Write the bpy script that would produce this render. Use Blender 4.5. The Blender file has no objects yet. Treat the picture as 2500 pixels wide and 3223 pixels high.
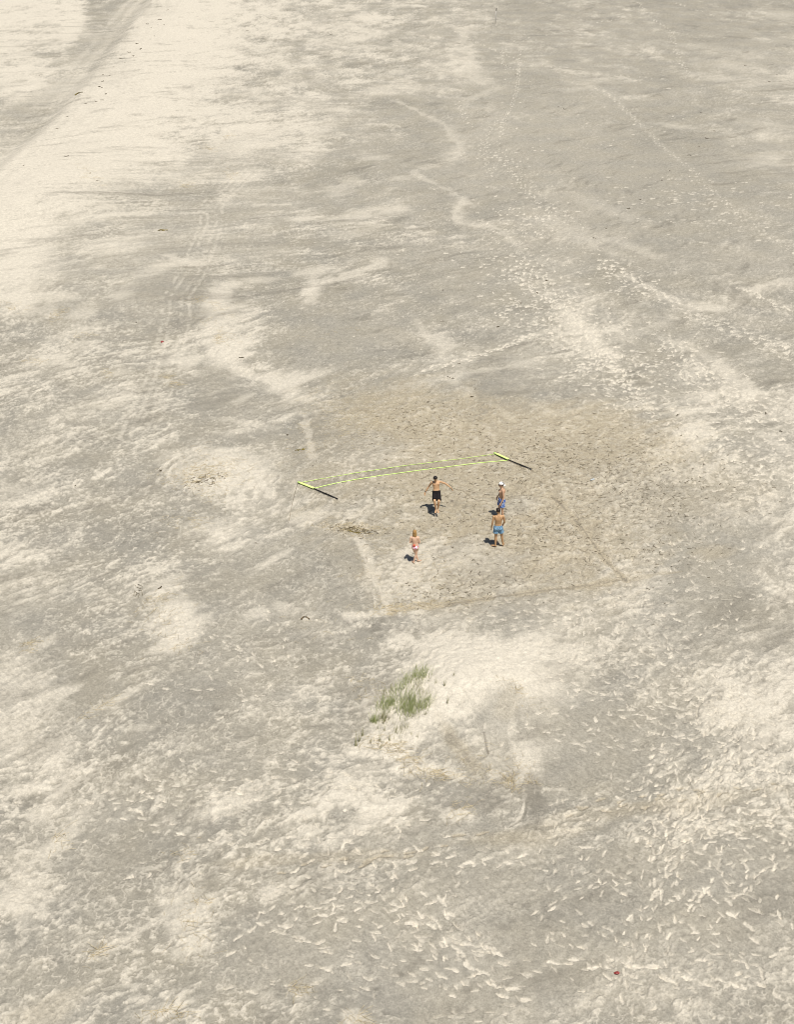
import bpy, bmesh, math, random
import numpy as np
from mathutils import Vector, Matrix

random.seed(11)
RNG = np.random.default_rng(5)
R = math.radians
scene = bpy.context.scene

# ------------------------------------------------------------------ camera
PW, PH = 2500.0, 3223.0                 # size of the survey picture the ground was measured in
CAM_H, PITCH, FOC = 27.5, R(29.0), 4200.0
cam = bpy.data.cameras.new('camera')
cam.sensor_fit = 'VERTICAL'
cam.sensor_height = 24.0
cam.lens = 24.0 * FOC / PH
cam.clip_start, cam.clip_end = 0.5, 20000
cam_o = bpy.data.objects.new('camera', cam)
scene.collection.objects.link(cam_o)
cam_o.location = (0, 0, CAM_H)
cam_o.rotation_euler = (R(90) - PITCH, 0, 0)
scene.camera = cam_o

# ------------------------------------------------------------------ daylight
TO_SUN = Vector((0.20, -0.37, 1.0)).normalized()
EL = math.asin(TO_SUN.z)
AZ = math.atan2(TO_SUN.x, TO_SUN.y)
world = bpy.data.worlds.new('World')
scene.world = world
world.use_nodes = True
wn = world.node_tree
sky = wn.nodes.new('ShaderNodeTexSky')
sky.sky_type = 'NISHITA'
sky.sun_disc = False
sky.sun_elevation = EL
sky.sun_rotation = AZ
wn.links.new(sky.outputs[0], wn.nodes['Background'].inputs[0])
wn.nodes['Background'].inputs[1].default_value = 0.05
sun = bpy.data.lights.new('sun', 'SUN')
sun.energy = 4.6
sun.angle = R(0.5)
sun.color = (1.0, 0.962, 0.895)
sun_o = bpy.data.objects.new('sun', sun)
scene.collection.objects.link(sun_o)
sun_o.rotation_euler = TO_SUN.to_track_quat('Z', 'Y').to_euler()
scene.view_settings.view_transform = 'Standard'
scene.view_settings.look = 'None'
scene.view_settings.exposure = 0.13
scene.cycles.filter_width = 1.0
scene.view_settings.gamma = 1.0
scene.view_settings.use_curve_mapping = False

# ------------------------------------------------------------------ helpers
COL = scene.collection
SP, CP = math.sin(PITCH), math.cos(PITCH)


def tag(o, label=None, cat=None, group=None, kind=None):
    if label: o['label'] = label
    if cat: o['category'] = cat
    if group: o['group'] = group
    if kind: o['kind'] = kind
    return o


def row_y(py):
    """distance along the beach and metres per survey pixel for a survey row"""
    y = -(np.asarray(py, dtype=np.float64) - PH / 2) / FOC
    dy = CP + y * SP
    dz = -SP + y * CP
    t = CAM_H / -dz
    return dy * t, t / FOC


def G(px, py):
    """ground position (x, y) of a surveyed point"""
    Y, m = row_y(py)
    return (px - PW / 2) * m, Y


def to_px(x, y):
    z = y * CP + CAM_H * SP
    yy = y * SP - CAM_H * CP
    return PW / 2 + FOC * x / z, PH / 2 - FOC * yy / z


_T = RNG.random((16, 1024)).astype(np.float32)
_P = RNG.permutation(1024).astype(np.int32)


def vnoise(x, y, seed=0):
    x = np.asarray(x, np.float32); y = np.asarray(y, np.float32)
    xf = np.floor(x); yf = np.floor(y)
    xi = xf.astype(np.int32) & 1023; yi = yf.astype(np.int32) & 1023
    fx = x - xf; fy = y - yf
    fx = fx * fx * fx * (fx * (fx * 6 - 15) + 10)
    fy = fy * fy * fy * (fy * (fy * 6 - 15) + 10)
    T = _T[seed % 16]
    off = (seed // 16) * 57
    a0 = _P[xi]; a1 = _P[(xi + 1) & 1023]
    y0 = (yi + off) & 1023; y1 = (yi + off + 1) & 1023
    v00 = T[(a0 + _P[y0]) & 1023]; v10 = T[(a1 + _P[y0]) & 1023]
    v01 = T[(a0 + _P[y1]) & 1023]; v11 = T[(a1 + _P[y1]) & 1023]
    a = v00 + (v10 - v00) * fx
    b = v01 + (v11 - v01) * fx
    return a + (b - a) * fy


def fbm(x, y, seed=0, octv=4, gain=0.5, lac=2.03):
    s = 0; a = 1.0; t = 0
    for i in range(octv):
        s = s + a * vnoise(x, y, seed + i)
        t += a
        a *= gain
        x, y = (x * 0.8 + y * 0.6) * lac + 13.7, (y * 0.8 - x * 0.6) * lac + 5.1
    return s / t


def sstep(a, b, x):
    t = np.clip((x - a) / (b - a), 0, 1)
    return t * t * (3 - 2 * t)


# ------------------------------------------------------------------ node helpers
def new_mat(name):
    m = bpy.data.materials.new(name)
    m.use_nodes = True
    nt = m.node_tree
    return m, nt, nt.nodes['Principled BSDF']


def mixc(nt, fac, a, b, mode='MIX'):
    n = nt.nodes.new('ShaderNodeMix')
    n.data_type = 'RGBA'
    n.blend_type = mode
    for i, v in ((0, fac), (6, a), (7, b)):
        if hasattr(v, 'is_linked'):
            nt.links.new(v, n.inputs[i])
        else:
            n.inputs[i].default_value = v if i == 0 else (*v[:3], 1)
    return n.outputs[2]


def tex_noise(nt, scale, detail=4, rough=0.6, vec=None, dist=0.0):
    n = nt.nodes.new('ShaderNodeTexNoise')
    n.inputs['Scale'].default_value = scale
    n.inputs['Detail'].default_value = detail
    n.inputs['Roughness'].default_value = rough
    n.inputs['Distortion'].default_value = dist
    if vec is not None: nt.links.new(vec, n.inputs['Vector'])
    return n.outputs[0]


def ramp(nt, fac, stops):
    n = nt.nodes.new('ShaderNodeValToRGB')
    nt.links.new(fac, n.inputs[0])
    el = n.color_ramp.elements
    while len(el) < len(stops): el.new(0.5)
    for e, (p, c) in zip(el, stops):
        e.position = p
        e.color = (*c, 1) if hasattr(c, '__len__') else (c, c, c, 1)
    return n.outputs[0]


def maprange(nt, v, a, b, c, d):
    n = nt.nodes.new('ShaderNodeMapRange')
    nt.links.new(v, n.inputs[0])
    for i, q in zip((1, 2, 3, 4), (a, b, c, d)): n.inputs[i].default_value = q
    return n.outputs[0]


def math_n(nt, op, a, b):
    n = nt.nodes.new('ShaderNodeMath')
    n.operation = op
    for i, v in ((0, a), (1, b)):
        if hasattr(v, 'is_linked'): nt.links.new(v, n.inputs[i])
        else: n.inputs[i].default_value = v
    return n.outputs[0]


# ------------------------------------------------------------------ the beach: one sheet, finest near the players
def spread(a, b, step, n, far):
    core = np.arange(a, b + step, step)
    g = (far / step) ** (1.0 / n)
    ext = np.cumsum(step * g ** np.arange(1, n + 1))
    return core, ext


core, ext = spread(-150, 2650, 2.95, 26, 900.0)
PX = np.concatenate([-150 - ext[::-1], core, core[-1] + ext])
core_r = np.arange(-40, 3290, 2.6)
up = []                                   # rows beyond the picture, out to the horizon
y = -40.0
Yh = PH / 2 - FOC * math.tan(PITCH)
for k in range(30):
    y = Yh + (y - Yh) * 0.86
    up.append(y)
down = []
y = core_r[-1]
st = 8.0
for k in range(40):
    y += st; st *= 1.12
    if y > 9000: break
    down.append(y)
PY = np.concatenate([np.array(up)[::-1], core_r, np.array(down)])
NX, NY = len(PX), len(PY)
Yr, Mr = row_y(PY)
GX = ((PX[None, :] - PW / 2) * Mr[:, None]).astype(np.float32)
GY = np.repeat(Yr[:, None], NX, 1).astype(np.float32)
PXX = np.repeat(PX[None, :], NY, 0).astype(np.float32)
PYY = np.repeat(PY[:, None], NX, 1).astype(np.float32)
DIST = np.sqrt(GX ** 2 + GY ** 2 + CAM_H ** 2)
NEAR = np.clip(60.0 / DIST, 0, 1).astype(np.float32)     # fine relief is only modelled where it can be resolved

# coverage by dry, wind-blown sand (0 bare damp grey sand .. 9 full cover), 125 x 100 px survey cells
ROWS = [
 "88459876665543443333", "76489866665544444445", "75688755555533443455", "46888776543443333344",
 "68887666543343332244", "98776554333433332234", "86654444343334422233", "84554444344544443334",
 "85544533433334423344", "64443263252323543443", "45444752224234653423", "55445652223424444543",
 "55554224233322334465", "44443242334443444644", "44444763344444445545", "45444564444444454555",
 "43334654554444444455", "54433433245444455334", "54455332235444455424", "43346343345444556534",
 "43334333336885555655", "53333233448876435656", "64343234467865334577", "64334345576464224366",
 "45444444555344344556", "46334544563343445655", "53334444543233345444", "53235545443222224333",
 "43345633233332112222", "34544532224333224322", "33333333333333244335", "44356334343344344534",
]
MAP = np.array([[int(c) for c in r] for r in ROWS], np.float32) / 9.0


def sample_map(px, py):
    u = np.clip(px / 125.0 - 0.5, 0, 18.999); v = np.clip(py / 100.0 - 0.5, 0, 30.999)
    iu = u.astype(np.int32); iv = v.astype(np.int32)
    fu = u - iu; fv = v - iv
    fu = fu * fu * (3 - 2 * fu); fv = fv * fv * (3 - 2 * fv)
    a = MAP[iv, iu] * (1 - fu) + MAP[iv, iu + 1] * fu
    b = MAP[iv + 1, iu] * (1 - fu) + MAP[iv + 1, iu + 1] * fu
    return a * (1 - fv) + b * fv


# wind runs over the beach from lower left to upper right
wa = 0.62 + 0.25 * (fbm(GX / 30, GY / 30, 3, 2) - 0.5)
wob = (fbm(GX / 7, GY / 7, 21, 3) - 0.5) * 3.0
U = GX * np.cos(wa) + GY * np.sin(wa)
V = -GX * np.sin(wa) + GY * np.cos(wa) + wob

jx = (fbm(GX / 4, GY / 4, 40, 3) - 0.5) * 170
jy = (fbm(GX / 4, GY / 4, 44, 3) - 0.5) * 170
M0 = sample_map(PXX + jx, PYY + jy)
del jx, jy
streak = fbm(U / 6.0, V / 1.5, 60, 5, 0.6)
patch = fbm(U / 2.0, V / 0.9, 70, 5, 0.66)
nw = np.clip((NEAR - .3) / .6, 0, 1)
streak = streak * nw + fbm(GX / 4.5, GY / 6.0, 64, 5, .6) * (1 - nw)
patch = patch * nw + fbm(GX / 1.6, GY / 2.6, 74, 5, .66) * (1 - nw)
wx = (fbm(GX / 0.5, GY / 0.5, 78, 2) - 0.5) * 0.5
fine = fbm((U + wx) / 0.42, (V + wx) / 0.22, 80, 4, 0.62)
n1 = (streak - 0.5) * 0.5 + (patch - 0.5) * 0.9 + (fine - 0.5) * 1.0 * NEAR
crisp = sstep(-0.16, 0.30, n1 + (M0 - 0.60) * 0.95)
soft = np.clip(M0 * 1.15 - 0.08 + (patch - 0.5) * 0.6 + (streak - 0.5) * 0.4 + (fine - 0.5) * 0.45 * NEAR, 0, 1)
DRY = 0.62 * soft + 0.38 * crisp
speck = fbm((GX + wx * 0.25) / 0.17, (GY - wx * 0.25) / 0.17, 95, 3, 0.62)
speck_d = fbm(U / 3.2, V / 1.6, 97, 4, 0.6)
left_bias = sstep(1500, 600, PXX) * 0.05 + sstep(1900, 2600, PYY) * 0.01
sp = sstep(0.665, 0.76, speck + (speck_d - 0.5) * 0.55 + left_bias) * NEAR
DRY = DRY + (1 - DRY) * 0.55 * sp * (0.35 + 0.65 * sstep(0.40, 0.58, fbm(GX / 6.0, GY / 6.0, 235, 2)))
DARK = sstep(0.60, 0.85, fbm(U / 3.0, V / 0.9, 110, 4, 0.6)) * 0.35
DAMP = np.zeros_like(DRY)
RIP = np.zeros_like(DRY)
Z = ((fbm(GX / 9, GY / 9, 120, 3) - 0.5) * 0.22 + (patch - 0.5) * 0.045 + (fine - 0.5) * 0.030 * NEAR
     + sp * 0.012 + (crisp - 0.5) * 0.03).astype(np.float32)
del streak, patch, fine, speck, speck_d, n1, wob, soft, left_bias, wx


def window(x0, x1, y0, y1):
    i0, i1 = np.searchsorted(PX, [x0, x1]); j0, j1 = np.searchsorted(PY, [y0, y1])
    return slice(max(j0 - 1, 0), min(j1 + 1, NY)), slice(max(i0 - 1, 0), min(i1 + 1, NX))


def resample(pts, step=6.0):
    out = [pts[0]]
    for a, b in zip(pts[:-1], pts[1:]):
        n = max(1, int(math.hypot(b[0] - a[0], b[1] - a[1]) / step))
        for k in range(1, n + 1):
            out.append((a[0] + (b[0] - a[0]) * k / n, a[1] + (b[1] - a[1]) * k / n))
    return out


def smooth_line(pts, it=2):
    for _ in range(it):
        q = [pts[0]]
        for a, b in zip(pts[:-1], pts[1:]):
            q += [tuple(a[i] * .75 + b[i] * .25 for i in range(len(a))), tuple(a[i] * .25 + b[i] * .75 for i in range(len(a)))]
        pts = q + [pts[-1]]
    return pts


def line_field(pts, wid, ragged=0.5, seed=0):
    """(slices, signed distance across in half widths, position along) of a band wid metres wide"""
    pts = smooth_line(pts)
    xs = [p[0] for p in pts]; ys = [p[1] for p in pts]
    m = max(row_y(max(ys))[1], 1e-6)
    mm = row_y(min(ys))[1]
    padx = wid * 2.2 / m + 12
    sl = window(min(xs) - padx, max(xs) + padx, min(ys) - wid * 1.6 / m - 8, max(ys) + wid * 1.6 / m + 8)
    x = GX[sl]; yv = GY[sl]
    best = np.full(x.shape, 1e9, np.float32); sgn = np.zeros_like(best); al = np.zeros_like(best)
    W = [G(*p) for p in pts]
    acc = 0.0
    for a, b in zip(W[:-1], W[1:]):
        dx, dy = b[0] - a[0], b[1] - a[1]
        L = math.hypot(dx, dy) + 1e-9
        t = np.clip(((x - a[0]) * dx + (yv - a[1]) * dy) / (L * L), 0, 1)
        ex = x - a[0] - t * dx; ey = yv - a[1] - t * dy
        d = np.sqrt(ex * ex + ey * ey)
        s = np.sign(dx * ey - dy * ex)
        k = d < best
        best = np.where(k, d, best); sgn = np.where(k, s, sgn); al = np.where(k, acc + t * L, al)
        acc += L
    w = wid * 0.5
    if ragged:
        w = w * (1 + ragged * 2 * (fbm(x / 0.8, yv / 0.8, 130 + seed, 3) - 0.5) * 1.6)
    return sl, best / np.maximum(w, 0.02) , sgn, al


def band(pts, wid, dry=None, damp=None, dark=None, dz=0.0, k=1.0, ragged=0.5, soft_in=0.5, soft_out=1.3, seed=0, rip=None):
    sl, d, s, al = line_field(pts, wid, ragged, seed)
    f = sstep(soft_out, soft_in, d) * k
    for A, v in ((DRY, dry), (DAMP, damp), (DARK, dark), (RIP, rip)):
        if v is not None: A[sl] += (v - A[sl]) * f
    if dz: Z[sl] += dz * f


def blob(cx, cy, rx, ry, rot=0.0, dry=None, damp=None, dark=None, rip=None, dz=0.0, k=1.0, rag=0.55, seed=0, edge=0.45):
    """ragged patch; radii and rotation as surveyed, in picture pixels"""
    r = max(rx, ry) * 1.7
    sl = window(cx - r, cx + r, cy - r, cy + r)
    dx = PXX[sl] - cx; dy = PYY[sl] - cy
    c, s = math.cos(R(rot)), math.sin(R(rot))
    a = (dx * c - dy * s) / rx; b = (dx * s + dy * c) / ry
    d = np.sqrt(a * a + b * b)
    n = fbm(U[sl] / 1.4, V[sl] / 0.6, 150 + seed, 4, 0.62) - 0.5
    f = sstep(1.0 + edge, 1.0 - edge, d + n * rag * 2.6) * k
    for A, v in ((DRY, dry), (DAMP, damp), (DARK, dark), (RIP, rip)):
        if v is not None: A[sl] += (v - A[sl]) * f
    if dz: Z[sl] += dz * sstep(1.5, 0.0, d)



def Zm(ox, oy, pts):                      # read-off from an enlarged sheet of the survey (1.355 x)
    return [(ox + a / 1.355, oy + b / 1.355) for a, b in pts]


def foot(px, py, ang, size=1.0, fill=1.0, depth=0.035, damp=0.0, dark=0.0, tail=0.0, rnd=random):
    """one footprint: a pressed hollow with a low rim, part filled by dry sand, lee tail downwind"""
    x0, y0 = G(px, py)
    m = row_y(py)[1]
    L, W = 0.150 * size * rnd.uniform(.75, 1.2), 0.047 * size
    ra = L * 2.4 + tail
    sl = window(px - ra / m, px + ra / m, py - ra * 0.8 / m, py + ra * 0.8 / m)
    dx = GX[sl] - x0; dy = GY[sl] - y0
    c, s = math.cos(ang), math.sin(ang)
    cell = m * 2.3
    Le = math.hypot(L, cell * 0.5); We = math.hypot(W, cell * 0.5)
    a = (dx * c + dy * s) / Le; b = (-dx * s + dy * c) / We
    b = b + 0.35 * np.sin(a * 2.0) * (1 if rnd.random() < 0.5 else -1)
    w = 1.0 - 0.22 * a
    d = np.sqrt(a * a + (b / np.maximum(w, 0.4)) ** 2) + FN[sl] * 1.1 + FN2[sl] * 0.6
    amp = (L * W) ** 0.5 / (Le * We) ** 0.5
    f = sstep(1.12, 0.84, d)
    rim = np.exp(-((d - 1.45) / 0.35) ** 2)
    Z[sl] += (-depth * f + depth * 0.12 * rim) * amp * 0.5
    if fill:
        DRY[sl] += (1.0 - DRY[sl]) * f * fill * min(1, amp * 1.3)
        DARK[sl] *= 1 - f * min(1, fill)
    if tail:
        ca, sa = math.cos(0.62), math.sin(0.62)
        p = (dx * ca + dy * sa) / tail; q = (-dx * sa + dy * ca) / (W * 2.2)
        t = np.where(p > 0, np.exp(-p * 2.2), 0) * np.exp(-q * q) * 0.55 * fill
        DRY[sl] += (0.95 - DRY[sl]) * t
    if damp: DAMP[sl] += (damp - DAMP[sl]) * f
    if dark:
        e = np.exp(-((b + 0.55) / 0.5) ** 2) * sstep(1.3, 0.8, np.abs(a)) * dark * amp  # shadow along one side of the print, painted into the sand colour
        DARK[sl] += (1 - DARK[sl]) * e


def trail(pts, step=0.62, size=1.0, fill=0.9, side=0.10, n=1, spread=0.0, **kw):
    """walked trails: alternate left and right prints along a surveyed line"""
    for q in range(n):
        W = [G(*p) for p in smooth_line(pts)]
        ox, oy = random.gauss(0, spread), random.gauss(0, spread)
        acc = random.random() * step; k = 0
        for a, b in zip(W[:-1], W[1:]):
            dx, dy = b[0] - a[0], b[1] - a[1]
            L = math.hypot(dx, dy)
            while acc < L:
                t = acc / L
                sd = side * (1 if k % 2 else -1) + random.gauss(0, 0.03)
                x = a[0] + dx * t - dy / L * sd + ox; y = a[1] + dy * t + dx / L * sd + oy
                foot(*to_px(x, y), math.atan2(dy, dx) + random.gauss(0, .2), size * random.uniform(.8, 1.15), fill * random.uniform(.6, 1.1), **kw)
                acc += step * random.uniform(.85, 1.15); k += 1
            acc -= L


def scatter(cx, cy, rx, ry, n, ang, spread_a=0.5, rot=0.0, **kw):
    kw = dict(kw)
    sz = kw.pop('size', 1.0); fl = kw.pop('fill', 0.9); tl = kw.pop('tail', 0.3)
    c, s = math.cos(R(rot)), math.sin(R(rot))
    walk = kw.pop('walk', False)
    cnt = int(n * kw.pop('den', 0.42))
    if walk:
        done = 0
        while done < cnt:
            u, v = random.gauss(0, .7) * rx, random.gauss(0, .7) * ry
            px, py = cx + u * c + v * s, cy - u * s + v * c
            x, y = G(px, py)
            h = R(ang) + random.gauss(0, spread_a)
            f0 = fl * random.uniform(.35, 1.05); s0 = sz * random.uniform(.75, 1.2); st = random.uniform(.42, .75)
            for q in range(random.choice((1, 1, 2, 3, 4, 5, 7, 9))):
                h += random.gauss(0, .12)
                x += math.cos(h) * st * random.uniform(.8, 1.2); y += math.sin(h) * st * random.uniform(.8, 1.2)
                sd = .09 * (1 if q % 2 else -1) + random.gauss(0, .03)
                a, b = to_px(x - math.sin(h) * sd, y + math.cos(h) * sd)
                done += 1
                if not (-140 < a < 2640 and 0 < b < 3270): continue
                foot(a, b, h + random.gauss(0, .22), s0 * random.uniform(.8, 1.2), f0 * random.uniform(.5, 1.15),
                     tail=tl * random.random() if random.random() < .45 else 0, **kw)
        return
    for _ in range(cnt):
        u, v = random.gauss(0, .55) * rx, random.gauss(0, .55) * ry
        px, py = cx + u * c + v * s, cy - u * s + v * c
        if not (-140 < px < 2640 and 0 < py < 3270): continue
        foot(px, py, R(ang) + random.gauss(0, spread_a), sz * random.uniform(.6, 1.35), fl * random.uniform(.2, 1.05),
             tail=tl * random.random() if random.random() < .5 else 0, **kw)


# --- low bank across the far left, with tracks of drift lines running along it
ridge = [(560, -60), (478, 0), (440, 45), (385, 120), (300, 230), (235, 310), (160, 395), (80, 470), (0, 540), (-90, 620)]
sl, d, sg, al = line_field(ridge, 2.0, 0.0)
off = d * sg                              # metres across (half width 1), positive on the land side
if off[off.shape[0] // 4, 5] < 0: off = -off
Z[sl] += 0.6 * sstep(-1.2, 1.0, -off) * sstep(14, 4, np.abs(off))
for q, wq, vq in ((0.0, 0.7, 0.42), (1.6, 0.4, 0.42), (3.0, 0.35, 0.45), (-1.6, 0.5, 0.55), (4.6, 0.3, 0.5), (-3.0, .4, .5)):
    f = sstep(wq * 1.3, wq * 0.3, np.abs(off + q - 0.5 * (fbm(GX[sl] / 8, GY[sl] / 8, 7, 2) - .5))) * 0.75
    DRY[sl] += (vq + 0.25 - DRY[sl]) * f
f = sstep(9.0, 1.5, np.abs(-off - 5.0)) * 0.6 * sstep(.3, .6, fbm(U[sl] / 3, V[sl] / 1.2, 19, 4) + .1)
DRY[sl] += (0.97 - DRY[sl]) * f
f = sstep(3.0, 0.6, np.abs(off - 2.0)) * 0.55
DRY[sl] += (0.55 - DRY[sl]) * f
blob(320, 130, 90, 75, 50, dry=0.40, k=.55, seed=1)
blob(60, 385, 110, 55, 40, dry=0.36, k=.6, seed=2)
blob(160, 360, 60, 40, 40, dry=0.45, k=.5, seed=3)
blob(225, 85, 28, 60, -20, dry=1, k=.8, seed=4)
blob(250, 520, 240, 110, 35, dry=.95, k=.55, seed=5)
blob(560, 170, 190, 110, 35, dry=.97, k=.6, seed=6)
blob(60, 740, 130, 90, 20, dry=.95, k=.6, seed=7)

# --- churned damp sand on the court
for i, (x, y, a, b, k) in enumerate([
        (1480, 1560, 430, 190, .90), (1330, 1330, 280, 105, .85), (1650, 1420, 350, 120, .85), (1900, 1450, 280, 140, .75), (1820, 1340, 210, 70, .75),
        (1700, 1680, 330, 170, .75), (1400, 1830, 240, 90, .45), (2050, 1560, 200, 90, .35), (2250, 1540, 160, 60, .30), (1120, 1420, 150, 70, .30)]):
    blob(x, y, a, b, -5, damp=k, k=.85, rag=.45, edge=.6, seed=20 + i)
for i, (x, y, a, b, v) in enumerate([
        (1330, 1765, 130, 80, .75), (1440, 1740, 90, 50, .6), (1260, 1850, 110, 60, .7), (1110, 1600, 80, 40, .6), (1560, 1770, 90, 40, .45), (1620, 1590, 70, 30, .4), (1280, 1620, 80, 25, .5)]):
    blob(x, y, a, b, 10, dry=v, damp=.15, k=.65, rag=.6, edge=.5, seed=33 + i)
sl = window(900, 2500, 1180, 1960)
chn = fbm(GX[sl] / 0.22, GY[sl] / 0.16, 171, 3, 0.6)
dm = np.clip(DAMP[sl] * 1.5, 0, 1)
netz = sstep(150, 40, np.abs(PYY[sl] - (1520 - (PXX[sl] - 1000) * .15)))
Z[sl] += (chn - .5) * (0.10 - .085 * netz) * dm
Z[sl] *= 1 - .7 * netz * sstep(880, 960, PXX[sl]) * sstep(1760, 1690, PXX[sl])
DRY[sl] += (chn - 0.5) * 1.0 * dm
DAMP[sl] *= 1 - np.clip((chn - .5) * 1.6, 0, .6)
DARK[sl] *= 1 - dm
# --- low dune round the grass, scoured troughs beside it
Z[window(900, 2100, 1800, 2800)] += (0.65 * np.exp(-(((PXX - 1480) / 230) ** 2 + ((PYY - 2170) / 130) ** 2)) * 1.0)[window(900, 2100, 1800, 2800)]
for i, (x, y, a, b, r, v) in enumerate([
        (1580, 2085, 170, 55, 0, 1), (1480, 2140, 190, 70, 5, 1), (1640, 2130, 140, 75, -20, .97), (1690, 2200, 90, 60, 20, .8), (1400, 2200, 90, 75, 20, .98), (1260, 2200, 100, 60, 25, .9),
        (1230, 2330, 130, 42, 12, .9), (1750, 2080, 90, 30, 10, .6), (1665, 2170, 80, 26, 20, .9), (1690, 2250, 60, 30, 10, .75), (1660, 2390, 45, 50, 20, .85),
        (1700, 2380, 90, 26, 10, .7), (1640, 2440, 35, 30, 0, .9), (1330, 2300, 80, 30, 10, .85), (1450, 2240, 70, 30, 0, .8), (1370, 2420, 120, 24, -12, .75), (1440, 2560, 60, 26, 0, .95), (1200, 2545, 60, 28, 10, .8)]):
    blob(x, y, a, b, r, dry=v, k=.85, seed=i + 3, rag=.35)
for i, (x, y, a, b, r, v, kk) in enumerate([
        (1830, 2330, 190, 120, -15, .10, .85), (1960, 2460, 220, 90, -10, .14, .8), (1760, 2180, 80, 22, 25, .25, .6), (1690, 2300, 60, 24, 15, .25, .6),
        (1790, 2240, 90, 30, 30, .12, .8), (1430, 2360, 60, 60, -55, .25, .6), (1370, 2480, 130, 34, -5, .12, .75), (1510, 2440, 55, 40, -20, .15, .75), (1580, 2540, 70, 45, 0, .22, .7),
        (650, 2170, 110, 45, 10, .12, .8), (720, 2200, 80, 26, 20, .10, .8), (1880, 2190, 90, 50, 10, .2, .5), (2240, 1760, 130, 120, 40, .10, .75), (2150, 1870, 110, 60, 40, .12, .6),
        (2330, 1700, 90, 70, 40, .15, .6), (2150, 2320, 70, 50, 0, .15, .6), (2060, 2230, 60, 30, 0, .2, .6), (1900, 2830, 150, 90, 10, .08, .7), (2150, 2860, 150, 70, 10, .1, .6),
        (1100, 2900, 200, 120, 10, .12, .6), (1450, 2790, 160, 60, 20, .15, .5), (2350, 2700, 130, 80, 20, .12, .6), (560, 900, 120, 40, 25, .1, .7), (640, 1000, 60, 20, -20, .12, .7), (1050, 1050, 190, 90, 20, .15, .55), (900, 900, 90, 40, -20, .2, .5),
        (690, 1190, 80, 45, -35, .12, .7), (820, 1270, 120, 45, 0, .15, .6), (700, 1390, 130, 40, 0, .15, .55), (1640, 960, 110, 50, 0, .15, .5), (2000, 1120, 120, 50, -20, .12, .6), (2160, 560, 190, 60, -5, .15, .55), (2300, 180, 180, 50, -5, .2, .5), (1000, 1780, 190, 90, 10, .14, .6), (1050, 1880, 120, 50, 10, .12, .6), (760, 1800, 150, 60, 10, .18, .5), (480, 2100, 200, 70, 10, .2, .5),
        (400, 2700, 220, 110, 30, .14, .6), (300, 2850, 130, 60, 10, .15, .5), (1650, 3060, 150, 60, 15, .12, .55), (2380, 3160, 120, 50, 10, .1, .6), (1500, 3130, 80, 50, 0, .15, .5), (230, 2720, 60, 30, 20, .15, .5)]):
    blob(x, y, a, b, r, dry=v, k=kk, seed=i + 9, rag=.35, edge=.55)
band([(1612, 2190), (1598, 2240), (1566, 2290), (1555, 2340), (1562, 2395), (1595, 2435)], 0.85, dry=.32, dz=-.05, k=.75, seed=50, ragged=.3, soft_in=.3, soft_out=1.6)
band([(1575, 2395), (1600, 2425)], 0.9, dry=.45, k=.7, seed=51, ragged=.2)
band([(1628, 2215), (1606, 2280), (1605, 2340), (1640, 2400), (1665, 2440), (1655, 2480), (1650, 2540), (1635, 2580)], .17, dry=1, dz=.015, k=.6, seed=52, ragged=.95, soft_out=1.8)
band([(1527, 2290), (1522, 2320), (1533, 2370), (1545, 2400), (1570, 2430), (1590, 2450)], .07, dry=1, dz=.01, k=.55, seed=53, ragged=.9)
band([(1523, 2315), (1530, 2345), (1537, 2370)], .09, dark=.75, k=.8, seed=54, ragged=.4)
band([(1672, 2470), (1690, 2530), (1680, 2575)], .65, dark=.5, dry=.1, dz=-.03, k=.8, seed=55, ragged=.95, soft_in=.2, soft_out=1.6)
band([(1660, 2520), (1655, 2560), (1635, 2585), (1605, 2600)], .16, dark=.5, dry=.1, dz=-.02, k=.8, seed=56, ragged=.9)
band([(1415, 2325), (1430, 2345), (1445, 2355)], .3, dark=.35, k=.8, seed=57, ragged=.8)
band([(1462, 2375), (1475, 2395)], .16, dark=.5, k=.8, seed=58, ragged=.6)
blob(1560, 2520, 22, 14, 0, dark=.4, k=.8, seed=5)
blob(1440, 2350, 90, 22, -48, damp=.55, k=.7, seed=11)
blob(1600, 2240, 34, 60, 0, damp=.35, k=.6, seed=12)
blob(1680, 2620, 200, 24, 5, damp=.6, k=.38, seed=13)
blob(1900, 2560, 200, 22, 8, damp=.6, k=.38, seed=14)
blob(2150, 2530, 260, 24, 8, damp=.6, k=.38, seed=15)
blob(1000, 2700, 300, 18, 3, damp=.5, k=.5, seed=16)
blob(1620, 2640, 110, 26, 0, damp=.6, k=.38, seed=17)
blob(2260, 1740, 70, 26, 10, damp=.6, k=.6, seed=18)
blob(670, 2185, 80, 20, 0, dark=.22, k=.8, seed=19)
# --- rippled ground
for x, y, a, b, v in [(60, 1500, 230, 110, .9), (120, 2250, 200, 130, 1), (40, 2150, 110, 150, 1), (330, 1390, 130, 40, .7), (1450, 2180, 120, 80, .7), (1800, 2300, 160, 110, .8),
                      (1600, 2330, 260, 160, .5), (1900, 2400, 260, 130, .7), (1480, 2820, 200, 90, .9), (1250, 2900, 400, 160, .7), (1000, 3000, 300, 150, .6), (2000, 2700, 300, 160, .6),
                      (2350, 2750, 200, 150, .6), (1650, 2720, 200, 80, .7), (200, 1300, 220, 50, .6), (120, 3180, 140, 60, 1), (540, 1830, 160, 30, .6), (2400, 2650, 160, 60, .5), (2380, 3050, 200, 120, .5)]:
    blob(x, y, a, b, 0, rip=v, k=.9, rag=.25, edge=.6)
blob(60, 2230, 130, 140, 0, dry=.72, k=.7, seed=21)
blob(180, 2310, 110, 60, 0, dry=.65, k=.6, seed=22)
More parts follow.
